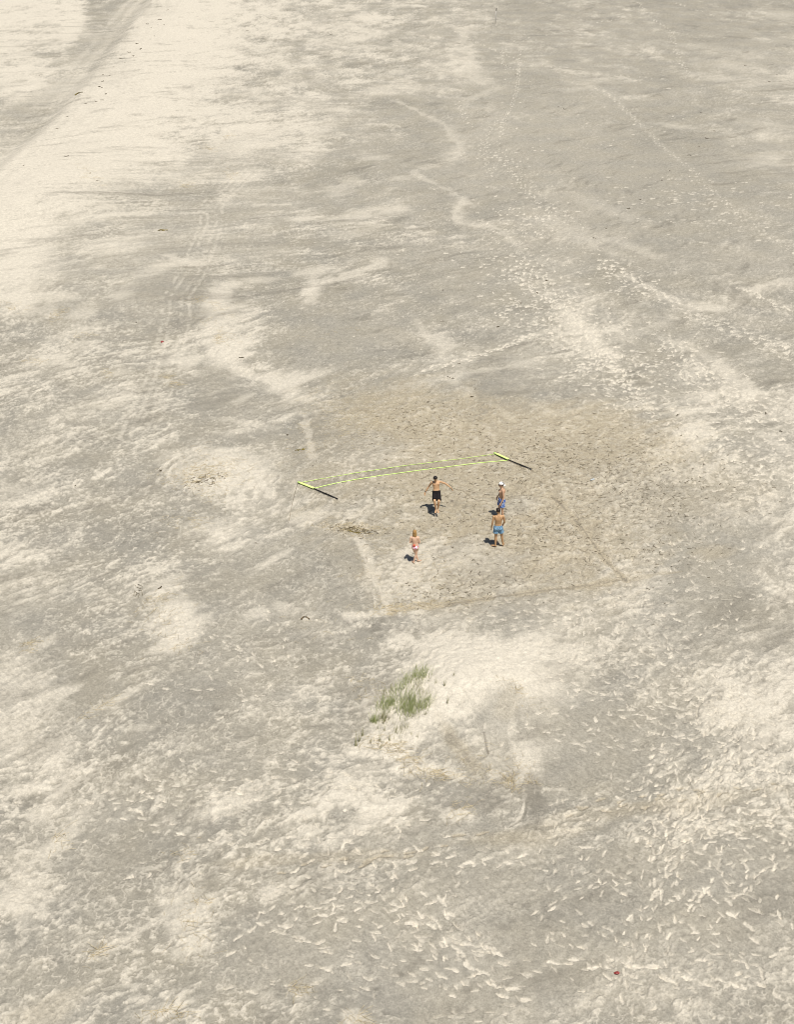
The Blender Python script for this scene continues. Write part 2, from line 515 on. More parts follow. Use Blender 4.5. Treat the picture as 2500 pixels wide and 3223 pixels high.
blob(80, 1500, 150, 70, 10, dry=.5, k=.6, seed=23)
blob(130, 3170, 120, 40, 20, dry=.7, damp=.4, k=.6, seed=24)

# --- thin cover breaks up into wind-combed flecks
nr2 = np.clip(90.0 / DIST, 0, 1) ** 2
mott = (fbm(U / 0.62, V / 0.24, 181, 5, 0.74) - 0.5) * 1.9 * nr2 + (fbm(U / 2.4, V / 0.9, 187, 5, 0.66) - 0.5) * 1.1
mott += (fbm(GX / 0.14, GY / 0.14, 191, 2, 0.7) - 0.5) * 1.25 * NEAR
SHP = sstep(0.20, 0.88, DRY + mott * 0.74)
wg = (0.20 + 0.42 * sstep(0.38, 0.60, fbm(GX / 5.0, GY / 5.0, 231, 3))) * (1 - 0.45 * sstep(1150, 1500, PXX) * sstep(2500, 2200, np.abs(PYY)))
DRY = DRY * (1 - wg) + SHP * wg
# thin curled ridges of dry sand, and darker crusted mottles
rg = 1 - np.abs(2 * fbm(GX / 0.34, GY / 0.34, 211, 3, 0.55) - 1)
gate = sstep(0.50, 0.66, fbm(U / 1.6, V / 1.0, 215, 3, 0.6) + sstep(1500, 500, PXX) * .05 + sstep(1500, 2500, PYY) * .04)
rg = sstep(0.90, 0.985, rg) * gate * NEAR
DRY += (1 - DRY) * rg * 0.50
Z += (rg * 0.012).astype(np.float32)
dk = sstep(0.55, 0.80, fbm(U / 0.5, V / 0.32, 221, 4, 0.72)) * sstep(0.45, 0.65, fbm(GX / 3, GY / 3, 225, 3)) * NEAR
DARK = np.maximum(DARK, dk * 0.40 * (1 - DRY))
Z += ((SHP - 0.5) * 0.016 * NEAR).astype(np.float32)
# --- drifts of blown sand with tails: x, y, length, width, rotation
for i, (x, y, a, b, r) in enumerate([
        (1080, 82, 75, 8, 5), (1165, 112, 60, 9, 10), (1110, 125, 60, 6, 10), (1190, 290, 75, 13, 6), (835, 306, 36, 8, 5),
        (700, 465, 42, 22, 15), (800, 428, 95, 17, 10), (630, 366, 80, 10, 6), (760, 556, 55, 15, 12), (1110, 690, 85, 22, 10),
        (1090, 736, 75, 14, 10), (1080, 590, 48, 22, 20), (990, 418, 45, 18, 20), (1180, 497, 38, 8, 0), (1228, 660, 45, 10, 5),
        (370, 765, 85, 24, 8), (880, 448, 50, 8, 12), (1250, 560, 30, 6, 5), (960, 690, 45, 12, 10), (70, 800, 90, 30, 5),
        # mid left
        (255, 985, 40, 15, 10), (230, 1045, 95, 12, 18), (255, 1085, 50, 15, 12), (140, 935, 90, 14, 4), (165, 990, 28, 12, 0),
        (140, 1135, 60, 20, 8), (215, 1145, 30, 8, 8), (480, 850, 55, 16, 20), (380, 925, 40, 20, 15), (560, 830, 60, 10, 15),
        (680, 960, 60, 40, 60), (690, 1060, 45, 80, 10), (770, 985, 50, 14, 14), (770, 1030, 45, 12, 14), (760, 1075, 55, 12, 12),
        (735, 1110, 45, 12, 15), (860, 1180, 50, 16, 15), (940, 1190, 70, 14, 15), (930, 1225, 22, 30, 10), (545, 1120, 60, 22, 25),
        (600, 1140, 40, 20, 20), (1000, 850, 60, 12, 10), (1020, 880, 90, 10, 35), (980, 915, 22, 45, -10), (760, 1250, 34, 10, 25),
        (770, 1330, 80, 10, -8), (740, 1355, 40, 12, 10), (375, 1170, 55, 10, 10), (800, 880, 60, 10, 5),
        (650, 1475, 105, 55, 0), (720, 1440, 90, 26, -3), (785, 1480, 40, 35, 0), (640, 1530, 50, 22, -20),
        (655, 1660, 75, 26, 10), (700, 1690, 60, 12, 15), (620, 1640, 40, 14, 20), (960, 1620, 60, 22, 10),
        (520, 1840, 60, 22, 25), (560, 1975, 62, 75, 10), (545, 1900, 60, 34, 10), (520, 2040, 50, 20, 0), (620, 1950, 40, 14, 10),
        (820, 1925, 30, 14, 10), (890, 1905, 26, 12, 0), (850, 1765, 55, 9, 30), (130, 2030, 45, 12, 25), (200, 2175, 55, 14, 12),
        (300, 2235, 60, 13, 30), (390, 2195, 70, 11, 30), (440, 2290, 45, 12, 10), (830, 1780, 40, 10, 30),
        # low left
        (220, 2600, 85, 22, 45), (170, 2650, 80, 18, 35), (130, 2560, 40, 30, 30), (80, 2480, 60, 16, 10), (60, 2800, 22, 70, -10),
        (75, 2880, 20, 60, -15), (590, 2890, 62, 85, 40), (640, 2850, 80, 26, 35), (560, 2990, 30, 24, 20), (320, 2990, 55, 16, 35),
        (400, 2950, 90, 12, 30), (500, 3185, 75, 17, 8), (560, 3165, 60, 12, 25), (430, 3140, 34, 14, 0), (840, 3135, 45, 18, -20),
        (930, 3120, 34, 22, -10), (1120, 3200, 60, 22, -10), (1130, 3050, 26, 14, 20), (850, 2800, 40, 24, 20), (1010, 2740, 40, 20, 0),
        (1100, 2480, 80, 45, 20), (1150, 2590, 75, 22, 35), (1190, 2540, 70, 26, 30), (950, 2560, 70, 12, 25), (700, 2540, 110, 22, 15),
        # court side and right
        (1420, 480, 36, 6, 8), (1360, 275, 45, 9, 8), (1870, 255, 40, 10, 0), (1820, 280, 45, 7, 8), (2310, 205, 90, 14, -8),
        (2270, 245, 110, 9, -8), (2180, 145, 160, 7, -6), (2440, 420, 90, 10, -8), (2440, 395, 100, 12, -8), (2420, 500, 80, 18, 10),
        (2120, 395, 60, 5, -10), (2180, 400, 60, 5, -8), (2380, 250, 90, 8, -6), (2460, 50, 60, 12, -5),
        (1870, 640, 70, 15, -20), (1950, 670, 75, 13, -20), (1740, 690, 80, 16, -20), (1820, 740, 110, 18, -22), (1980, 770, 120, 12, -20),
        (1850, 1060, 75, 30, -50), (1880, 1085, 70, 22, -40), (1790, 1000, 60, 18, -50), (2220, 965, 50, 12, -10), (2440, 890, 60, 9, 15),
        (1390, 1080, 34, 45, 50), (1470, 1240, 50, 14, -40), (1330, 1035, 40, 12, -60), (1600, 1310, 40, 10, -35), (1720, 1290, 40, 14, -20),
        (2200, 1250, 60, 18, 10), (2160, 1290, 70, 14, 15), (2350, 1240, 60, 30, -25), (2420, 1300, 70, 20, -10), (2300, 1180, 60, 18, -35),
        (2200, 1400, 50, 22, 40), (2140, 1370, 40, 14, 30), (2450, 1400, 60, 14, -30), (2080, 1450, 60, 14, 20), (2250, 1480, 80, 12, 10),
]):
    blob(x, y, a, b, r, dry=random.uniform(.8, .97), k=random.uniform(.45, .75) * (.55 if (x > 1250 and y < 800) else 1), rag=.8 if y > 800 else 1.0, edge=.55 if y > 800 else .85, seed=i % 40, dz=0.02 if b > 12 else 0)

# --- the meandering old tide line up the middle
band(Zm(1250, 0, [(300, 110), (270, 190), (320, 240), (300, 290), (340, 330), (365, 352)]), 1.5, dry=.95, k=0.41, seed=1, ragged=.95, soft_in=.2, soft_out=2.1)
band(Zm(1250, 0, [(440, 368), (380, 392), (310, 420), (250, 415)]), 1.0, dry=.95, k=0.41, seed=2, ragged=.95, soft_in=.2, soft_out=2.1)
band(Zm(1250, 0, [(0, 430), (60, 460), (130, 495), (200, 520), (225, 570), (290, 640), (215, 690), (110, 718), (55, 732), (120, 765), (205, 800), (245, 822), (290, 850),
                  (245, 900), (240, 945), (330, 962), (420, 966), (470, 1005), (505, 1045)]), 0.55, dry=1, k=0.43, seed=3, ragged=.95, soft_in=.2, soft_out=2.1)
band(Zm(1250, 0, [(230, 540), (280, 620), (250, 660)]), 1.3, dry=.95, k=0.31, seed=4, ragged=.95, soft_in=.2, soft_out=2.1)
band(Zm(1250, 0, [(295, 860), (255, 900), (280, 950), (390, 955)]), 1.0, dry=.98, k=0.36, seed=5, ragged=.95, soft_in=.2, soft_out=2.1)
band(Zm(1250, 0, [(300, 250), (300, 310), (350, 340)]), 2.4, dry=.9, k=0.31, seed=6, ragged=.95, soft_in=.2, soft_out=2.1)
# --- blown lines right of the court
band(Zm(1250, 800, [(0, 570), (130, 545), (300, 520), (460, 485), (630, 438)]), 0.55, dry=.9, k=0.41, seed=7, ragged=.95, soft_in=.2, soft_out=2.1)
band(Zm(1250, 800, [(225, 545), (280, 480), (345, 395)]), 0.5, dry=.85, k=0.36, seed=8, ragged=.95, soft_in=.2, soft_out=2.1)
band(Zm(1250, 800, [(740, 240), (800, 330), (860, 385), (960, 350), (1070, 310), (1180, 275)]), 0.9, dry=.82, k=0.38, seed=9, ragged=.95, soft_in=.2, soft_out=2.1)
band(Zm(1250, 800, [(1360, 235), (1450, 190), (1560, 150), (1690, 115)]), 0.6, dry=.85, k=0.38, seed=10, ragged=.95, soft_in=.2, soft_out=2.1)
band(Zm(1250, 800, [(980, 90), (1080, 150), (1190, 205), (1280, 240), (1370, 235)]), 0.55, dry=.9, k=0.41, seed=11, ragged=.95, soft_in=.2, soft_out=2.1)
band(Zm(1250, 800, [(1160, 360), (1250, 405), (1360, 445), (1440, 500), (1500, 560), (1620, 640)]), 0.8, dry=.85, k=0.38, seed=12, ragged=.95, soft_in=.2, soft_out=2.1)
band(Zm(1250, 0, [(700, 340), (840, 370), (890, 395), (950, 440), (1000, 495), (1060, 545), (1110, 600), (1150, 640), (1210, 690), (1270, 730)]), 0.5, dry=.8, k=0.26, seed=13, ragged=.95, soft_in=.2, soft_out=2.1)

# crescent drifts with lee fingers left of the court
band([(735, 885), (690, 930), (672, 985), (668, 1050), (690, 1110), (730, 1160), (790, 1180), (850, 1185), (900, 1230), (935, 1250)], 1.3, dry=.95, k=.62, seed=60, ragged=.8, soft_in=.3, soft_out=1.5)
for (x, y) in [(735, 965), (745, 1000), (755, 1030), (762, 1062), (748, 1095), (735, 1125), (930, 1180), (960, 1195), (990, 1180), (900, 1200)]:
    blob(x, y, 60, 9, 14, dry=.95, k=.62, rag=.4, edge=.7, seed=int(x))
band([(965, 925), (985, 900), (1040, 880), (1100, 865), (1190, 835), (1205, 815)], .8, dry=.92, k=.6, seed=61, ragged=.8, soft_out=1.6)
band([(535, 803), (550, 815), (600, 830), (630, 832)], .7, dry=.9, k=.6, seed=62, ragged=.8, soft_out=1.6)
blob(1080, 1060, 190, 110, 10, dry=.22, k=.5, rag=.25, edge=.7, seed=63)
blob(480, 895, 90, 35, 10, dry=.12, k=.55, rag=.4, edge=.6, seed=64)
blob(620, 980, 60, 26, -15, dry=.12, k=.55, rag=.4, edge=.6, seed=65)
blob(200, 965, 80, 16, 5, dry=.12, k=.5, rag=.5, edge=.6, seed=66)
blob(700, 1220, 90, 55, -35, dry=.15, k=.5, rag=.4, edge=.6, seed=67)
blob(60, 860, 120, 80, 0, dry=.95, k=.55, rag=.5, edge=.5, seed=68)
blob(40, 960, 110, 30, 0, dry=.95, k=.55, rag=.5, edge=.5, seed=69)
blob(700, 1460, 110, 45, 0, dry=.97, k=.5, rag=.6, edge=.5, seed=70)
blob(560, 1960, 60, 70, 10, dry=.97, k=.55, rag=.6, edge=.45, seed=71)
# --- wheel tracks on the left
wheel = [(810, 495), (795, 530), (745, 570), (690, 620), (655, 660), (672, 690), (650, 740), (632, 790), (612, 850), (575, 900), (548, 940), (555, 985), (540, 1060), (520, 1150), (490, 1230), (460, 1300), (430, 1370)]
sl, d, sg, al = line_field(wheel, 2.0, 0.0)
for q in (-0.75, -0.3, 0.35, 0.8):
    f = sstep(0.17, 0.04, np.abs(d * sg - q - 0.12 * (fbm(al / 2.0, al * 0 + q * 9, 5, 2) - .5))) * sstep(.25, .50, fbm(al / 1.1, al * 0 + q * 3, 9, 3) + .04)
    DRY[sl] += (1 - DRY[sl]) * f * 0.42 * sstep(.35, .55, fbm(GX[sl] / .5, GY[sl] / .5, 17, 3))
    Z[sl] -= 0.015 * f

# scraped boundary lines
for i, (p, v, w) in enumerate([
        ([(960, 1310), (975, 1370), (985, 1440)], dict(dry=.75), .45), ([(1130, 1690), (1165, 1760), (1190, 1830), (1225, 1920)], dict(dry=.92), .45),
        ([(1225, 1922), (1400, 1900), (1600, 1873), (1800, 1846), (1970, 1825)], dict(damp=.9, dry=.35), .42),
        ([(1970, 1827), (1900, 1760), (1850, 1680), (1790, 1610), (1735, 1555)], dict(damp=.9, dry=.35), .42),
        ([(1530, 1280), (1580, 1345), (1640, 1420)], dict(damp=.8), .3), ([(1225, 1922), (1180, 1928), (1100, 1935)], dict(dry=.9), .5),
        ([(1970, 1825), (2060, 1812), (2150, 1800)], dict(damp=.6), .3)]):
    band(p, w, k=.75, seed=40 + i, ragged=.8, dz=-.03, **v)
sl, d, sg, al = line_field([(1970, 1827), (1900, 1760), (1850, 1680), (1790, 1610), (1735, 1555)], .12, .8)
DARK[sl] += sstep(1.5, .3, d) * .45
sl, d, sg, al = line_field([(1400, 1900), (1600, 1873), (1800, 1846), (1970, 1825)], .12, .8)
DARK[sl] += sstep(1.5, .3, d) * .38

DRY = np.clip(0.43 - 0.04 * sstep(1300, 300, PXX) * sstep(2300, 2700, PYY) + (DRY - 0.47) * 0.98, 0.0, 1.0)
for i, (x, y, a, b_, v, kk) in enumerate([
        (1850, 2340, 220, 130, .14, .6), (1920, 2790, 320, 110, .10, .68), (1460, 2800, 230, 80, .20, .6), (1420, 3040, 260, 110, .24, .55), (2150, 2900, 200, 110, .14, .6), (2370, 2740, 170, 110, .14, .6),
        (1760, 3070, 220, 90, .14, .6), (1060, 2930, 250, 130, .18, .6), (2380, 2960, 160, 90, .16, .55), (1300, 2640, 240, 40, .22, .5), (2230, 1770, 150, 100, .12, .55), (2130, 2330, 110, 70, .16, .5), (1650, 2680, 170, 40, .22, .5),
        (860, 3060, 200, 90, .22, .5), (2000, 640, 330, 110, .22, .4), (1700, 430, 330, 170, .3, .4), (2100, 520, 260, 60, .18, .5)]):
    blob(x, y, a, b_, 8, dry=v, k=kk, rag=.35, edge=.7, seed=80 + i)
    sl = window(x - a, x + a, y - b_, y + b_)
    Z[sl] *= 1 - .25 * sstep(1.0, .3, np.sqrt(((PXX[sl] - x) / a) ** 2 + ((PYY[sl] - y) / b_) ** 2))
FN = fbm(GX / 0.13, GY / 0.13, 201, 3, 0.6) - 0.5
FN2 = fbm(GX / 0.35, GY / 0.35, 205, 2, 0.6) - 0.5
del SHP, mott, nr2, rg, gate, dk, wg
for (x, y, a, b_, r, v, kk) in [(1580, 2085, 180, 52, 0, 1, .92), (1480, 2140, 180, 68, 5, 1, .92), (1640, 2130, 140, 70, -20, .97, .65), (1400, 2195, 80, 60, 20, 1, .7), (1690, 2190, 100, 50, 25, .85, .5), (1665, 2380, 40, 60, 10, .95, .6), (1720, 2350, 90, 28, 12, .8, .5), (1740, 2060, 110, 40, 0, .8, .5), (1800, 2310, 120, 80, -10, .12, .6), (1700, 2270, 60, 30, 15, .45, .5)]:
    blob(x, y, a, b_, r, dry=v, k=kk, rag=.22, edge=.7, seed=77)
band([(1608, 2200), (1590, 2250), (1562, 2300), (1552, 2345), (1565, 2395), (1590, 2430)], 0.9, dry=.36, k=.65, seed=50, ragged=.25, soft_in=.3, soft_out=1.5)

# --- footprints
Z2 = lambda pts: Zm(1250, 0, pts)
for p in [[(1040, 10), (1070, 60), (1120, 95), (1180, 125), (1190, 200), (1215, 260), (1250, 310)],
          [(700, 340), (840, 370), (890, 395), (950, 440), (1000, 495), (1060, 545), (1110, 600), (1150, 640), (1210, 690), (1270, 730), (1285, 765), (1340, 810), (1390, 850), (1460, 920), (1530, 970), (1570, 1000), (1690, 1080)],
          [(460, 200), (440, 270), (520, 300)], [(250, 430), (290, 520), (310, 545)], [(350, 600), (380, 720), (400, 760)],
          [(460, 500), (420, 570), (400, 640), (470, 680), (500, 720), (540, 770), (600, 850), (680, 900), (760, 960)],
          [(520, 215), (515, 330), (500, 420), (430, 560)], [(400, 640), (460, 690), (520, 760), (570, 830), (640, 900)],
          [(860, 855), (1100, 860), (1400, 860), (1690, 865)], [(1000, 935), (1100, 940), (1400, 945), (1690, 955)], [(1400, 375), (1690, 432)],
          [(930, 800), (1330, 830)], [(1060, 760), (1400, 780), (1690, 790)], [(1180, 10), (1290, 50), (1420, 85)], [(500, 180), (760, 130), (960, 70)],
          [(240, 130), (480, 250), (700, 300), (930, 320), (1150, 340)]]:
    trail(Z2(p), step=.85, size=1.15, fill=.75, depth=.03, n=2, spread=.35)
Z4 = lambda pts: Zm(1250, 800, pts)
for p in [[(480, 60), (560, 150), (700, 230), (800, 340), (870, 420), (930, 500), (1000, 600), (1100, 680)], [(540, 20), (600, 110), (720, 190), (790, 280), (860, 380), (960, 470)],
          [(900, 40), (1000, 100), (1100, 160), (1200, 210), (1300, 240)], [(1230, 250), (1400, 310), (1560, 370), (1690, 420)], [(1500, 150), (1600, 200), (1690, 240)],
          [(1160, 370), (1290, 470), (1400, 560), (1560, 640), (1690, 700)], [(1560, 360), (1690, 420)], [(60, 500), (200, 470), (440, 390), (560, 340)], [(680, 540), (800, 490), (940, 440)]]:
    trail(Z4(p), step=.62, size=1.1, fill=1.25, n=4, spread=.38, depth=.05, tail=.35)
scatter(1680, 690, 130, 60, 120, 150, .8, size=1.1, den=1.0, fill=1.3, depth=.05)
scatter(1600, 830, 160, 60, 90, 150, .8, den=1.0, fill=1.3, depth=.05)
scatter(1640, 960, 130, 70, 150, 150, .8, den=1.0, fill=1.3, depth=.05)
scatter(1780, 1010, 140, 110, 230, 150, .9, rot=-45, den=1.0, fill=1.3, depth=.05)
scatter(1950, 880, 170, 70, 130, 150, .8, rot=-25, den=1.0, fill=1.3, depth=.05)
scatter(1920, 1160, 130, 80, 190, 150, .9, den=1.0, fill=1.3, depth=.05)
scatter(2000, 1230, 90, 110, 130, 150, .9, den=1.0, fill=1.3, depth=.05)
scatter(2160, 1150, 140, 90, 130, 150, .9, rot=-30, den=1.0, fill=1.3, depth=.05)
scatter(2330, 1290, 180, 110, 190, 160, .8, rot=-25, den=1.0, fill=1.3, depth=.05)
scatter(2150, 1390, 180, 100, 220, 150, .9, den=1.0, fill=1.3, depth=.05)
scatter(2380, 1480, 160, 110, 170, 165, .7, den=1.0, fill=1.3, depth=.05)
scatter(1400, 960, 300, 120, 120, 0, 2.0, size=.6, tail=0)
scatter(1050, 1050, 220, 110, 110, 0, 2.0, size=.45, tail=0)
scatter(1350, 720, 250, 120, 70, 0, 2.0, size=.7, tail=0)
scatter(1900, 420, 450, 200, 300, 0, .8, size=1.2, tail=0)
scatter(1600, 520, 110, 280, 330, 0, 1.2, size=1.15, tail=0)
scatter(2200, 640, 260, 60, 200, 0, .3, size=1.2, tail=.2)
scatter(2250, 700, 250, 150, 130, 0, .6, size=1.0, tail=.3)
scatter(700, 1500, 600, 500, 420, 0, 2.0, size=.42, tail=.25)
# prints on the churned court, their shadow sides painted dark
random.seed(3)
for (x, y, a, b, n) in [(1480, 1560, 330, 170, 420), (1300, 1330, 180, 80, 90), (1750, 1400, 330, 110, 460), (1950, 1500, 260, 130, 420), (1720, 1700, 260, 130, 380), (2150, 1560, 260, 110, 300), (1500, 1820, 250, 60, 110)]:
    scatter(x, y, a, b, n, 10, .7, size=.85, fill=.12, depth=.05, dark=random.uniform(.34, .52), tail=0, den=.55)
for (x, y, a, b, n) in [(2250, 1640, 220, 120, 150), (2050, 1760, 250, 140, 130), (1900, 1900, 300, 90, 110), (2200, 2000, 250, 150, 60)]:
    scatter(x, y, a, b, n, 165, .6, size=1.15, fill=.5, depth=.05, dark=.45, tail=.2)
random.seed(4)
for (x, y, a, b, n, an) in [(2230, 1640, 250, 130, 260, 160), (2020, 1720, 220, 110, 170, 160), (1900, 1870, 260, 90, 240, 160), (1750, 1960, 220, 70, 130, 160), (2250, 1960, 260, 130, 300, 150), (2050, 2080, 230, 110, 230, 155),
                            (2330, 2180, 200, 120, 260, 150), (2200, 2300, 220, 130, 170, 140), (2380, 2360, 150, 110, 170, 150), (1880, 2120, 90, 60, 30, 150), (1990, 2360, 110, 70, 50, 140), (2250, 2450, 250, 80, 150, 20),
                            (1950, 2620, 130, 30, 60, 15), (2080, 2610, 170, 45, 150, 25), (2250, 2570, 170, 45, 130, 25), (2400, 2600, 120, 60, 90, 25), (1980, 2680, 130, 40, 90, 30), (2150, 2730, 170, 60, 100, 40),
                            (2330, 2680, 150, 80, 60, 60), (1880, 2760, 200, 80, 60, 150), (1400, 2660, 170, 50, 60, 175), (1560, 2700, 200, 60, 50, 170), (2100, 2900, 200, 110, 100, 60), (1990, 2980, 110, 60, 80, 70),
                            (2350, 2900, 170, 140, 100, 130), (1400, 2960, 110, 60, 60, 145), (1520, 3000, 120, 50, 60, 145), (1600, 3120, 170, 60, 90, 150), (1420, 3100, 130, 60, 50, 145), (1310, 2850, 90, 70, 50, 140), (2050, 3100, 220, 70, 110, 155),
                            (2350, 3100, 180, 80, 90, 160), (1250, 3050, 150, 120, 50, 150), (950, 2900, 220, 160, 50, 30), (800, 2500, 250, 60, 130, 165), (1000, 2620, 200, 60, 90, 160), (900, 2470, 250, 40, 80, 165), (1150, 2760, 150, 40, 50, 160), (750, 2100, 300, 90, 60, 150),
                            (920, 2130, 120, 120, 60, 120), (1830, 2360, 260, 130, 40, 0), (1720, 2760, 90, 90, 40, 30), (2150, 2500, 150, 30, 40, 10), (350, 2500, 300, 90, 60, 0)]:
    scatter(x, y, a, b, int(n * 1.15), an, .55, size=.86, fill=1.2, depth=.05, dark=.20, tail=.6, walk=True, den=.50)  # dark paints a thin shadow edge into each print
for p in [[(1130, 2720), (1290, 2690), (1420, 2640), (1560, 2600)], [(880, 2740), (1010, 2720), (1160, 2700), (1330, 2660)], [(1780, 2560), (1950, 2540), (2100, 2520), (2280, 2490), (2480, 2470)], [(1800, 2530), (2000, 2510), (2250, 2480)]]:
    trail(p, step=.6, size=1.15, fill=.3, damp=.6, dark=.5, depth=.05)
for p in [[(1250, 2880), (1330, 2900), (1420, 2960), (1500, 2990), (1600, 3020)], [(1370, 2940), (1480, 3040), (1560, 3090), (1680, 3150)], [(1330, 2710), (1450, 2700), (1560, 2710), (1680, 2690)], [(1340, 2800), (1390, 2850), (1430, 2890)],
          [(1700, 3010), (1840, 3040), (2000, 3030), (2150, 3090), (2300, 3090), (2480, 3130)], [(2220, 2790), (2280, 2840), (2330, 2900), (2390, 2960)]]:
    trail(p, step=.5, size=1.25, fill=1.0, tail=.5, depth=.045)

# ------------------------------------------------------------------ build the sheet
Z *= sstep(0, 25, GY) * 1.0
Z = Z.astype(np.float32)


def ground_z(x, y):
    px, py = to_px(x, y)
    j = float(np.interp(py, PY, np.arange(NY))); i = float(np.interp(px, PX, np.arange(NX)))
    j0 = min(int(j), NY - 2); i0 = min(int(i), NX - 2); fj = j - j0; fi = i - i0
    a = Z[j0, i0] * (1 - fi) + Z[j0, i0 + 1] * fi
    b = Z[j0 + 1, i0] * (1 - fi) + Z[j0 + 1, i0 + 1] * fi
    return float(a * (1 - fj) + b * fj)


def GP(px, py, dz=0.0):
    x, y = G(px, py)
    return Vector((x, y, ground_z(x, y) + dz))


me = bpy.data.meshes.new('beach')
nv = NX * NY
co = np.empty((nv, 3), np.float32)
co[:, 0] = GX.ravel(); co[:, 1] = GY.ravel(); co[:, 2] = Z.ravel()
idx = np.arange(nv, dtype=np.int32).reshape(NY, NX)
quads = np.stack([idx[1:, :-1], idx[1:, 1:], idx[:-1, 1:], idx[:-1, :-1]], -1).reshape(-1, 4)
nf = len(quads)
me.vertices.add(nv); me.loops.add(nf * 4); me.polygons.add(nf)
me.vertices.foreach_set('co', co.ravel())
me.loops.foreach_set('vertex_index', quads.ravel())
me.polygons.foreach_set('loop_start', np.arange(0, nf * 4, 4, dtype=np.int32))
me.polygons.foreach_set('use_smooth', np.ones(nf, bool))
me.update(calc_edges=True)
at = me.color_attributes.new('sand', 'FLOAT_COLOR', 'POINT')
at.data.foreach_set('color', np.clip(np.stack([DRY, DAMP, DARK, RIP], -1), 0, 1).astype(np.float32).ravel())
beach = bpy.data.objects.new('beach', me)
COL.objects.link(beach)
tag(beach, 'pale sand beach with grey damp patches, ripples and footprints', 'beach', kind='structure')

m, nt, bs = new_mat('sand')
att = nt.nodes.new('ShaderNodeAttribute'); att.attribute_name = 'sand'
sep = nt.nodes.new('ShaderNodeSeparateColor'); nt.links.new(att.outputs['Color'], sep.inputs[0])
geo = nt.nodes.new('ShaderNodeTexCoord').outputs['Object']
nA = tex_noise(nt, 14.0, 5, 0.7, geo)
nB = tex_noise(nt, 30.0, 3, 0.7, geo)
nD = tex_noise(nt, 4.2, 4, 0.72, geo, 0.4)
nC = tex_noise(nt, 0.35, 3, 0.6, geo)
grain = math_n(nt, 'ADD', math_n(nt, 'MULTIPLY', math_n(nt, 'SUBTRACT', nA, 0.5), 0.60), math_n(nt, 'MULTIPLY', math_n(nt, 'SUBTRACT', nB, 0.5), 0.40))
grain = math_n(nt, 'ADD', grain, math_n(nt, 'MULTIPLY', math_n(nt, 'SUBTRACT', nD, 0.5), 0.50))
wv = nt.nodes.new('ShaderNodeTexWave')
wv.wave_type = 'BANDS'; wv.bands_direction = 'X'
wv.inputs['Scale'].default_value = 1.45
wv.inputs['Distortion'].default_value = 7.0
wv.inputs['Detail'].default_value = 2.0
wv.inputs['Detail Scale'].default_value = 0.9
mp = nt.nodes.new('ShaderNodeMapping'); mp.inputs['Rotation'].default_value = (0, 0, R(-38))
nt.links.new(geo, mp.inputs[0]); nt.links.new(mp.outputs[0], wv.inputs['Vector'])
dryf = math_n(nt, 'ADD', sep.outputs[0], math_n(nt, 'MULTIPLY', grain, 0.70))
dryf = math_n(nt, 'ADD', dryf, math_n(nt, 'MULTIPLY', math_n(nt, 'MULTIPLY', math_n(nt, 'SUBTRACT', wv.outputs['Fac'], 0.5), att.outputs['Alpha']), 0.11))
GREY_A, GREY_B = (0.258, 0.240, 0.201), (0.285, 0.259, 0.206)
grey = mixc(nt, maprange(nt, nC, 0.35, 0.65, 0, 1), GREY_A, GREY_B)
c = mixc(nt, dryf, grey, (0.590, 0.537, 0.443))
c = mixc(nt, math_n(nt, 'MULTIPLY', sep.outputs[1], 0.85), c, mixc(nt, maprange(nt, nA, 0.3, 0.7, 0, 1), (0.272, 0.222, 0.143), (0.470, 0.402, 0.283)))
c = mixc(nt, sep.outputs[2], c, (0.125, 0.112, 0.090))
c = mixc(nt, 1.0, c, ramp(nt, math_n(nt, 'ADD', grain, 0.5), [(0.25, 0.76), (0.75, 1.22)]), 'MULTIPLY')
nt.links.new(c, bs.inputs['Base Color'])
bs.inputs['Roughness'].default_value = 0.95
bs.inputs['Specular IOR Level'].default_value = 0.15
hgt = math_n(nt, 'ADD', math_n(nt, 'MULTIPLY', math_n(nt, 'MULTIPLY', wv.outputs['Fac'], att.outputs['Alpha']), 0.030),
             math_n(nt, 'MULTIPLY', nA, 0.016))
bp = nt.nodes.new('ShaderNodeBump'); bp.inputs['Distance'].default_value = 1.0; bp.inputs['Strength'].default_value = 0.6
nt.links.new(hgt, bp.inputs['Height']); nt.links.new(bp.outputs[0], bs.inputs['Normal'])
me.materials.append(m)

# ------------------------------------------------------------------ mesh helpers for things
def link_mesh(name, bm, mat, parent=None, smooth=True):
    me = bpy.data.meshes.new(name)
    bmesh.ops.recalc_face_normals(bm, faces=bm.faces[:])
    bm.to_mesh(me); bm.free()
    if smooth:
        for p in me.polygons: p.use_smooth = True
    me.materials.append(mat)
    o = bpy.data.objects.new(name, me)
    COL.objects.link(o)
    if parent: o.parent = parent
    return o


def empty(name, loc, rz=0.0):
    o = bpy.data.objects.new(name, None)
    o.empty_display_size = 0.3
    o.location = loc
    o.rotation_euler.z = rz
    COL.objects.link(o)
    return o


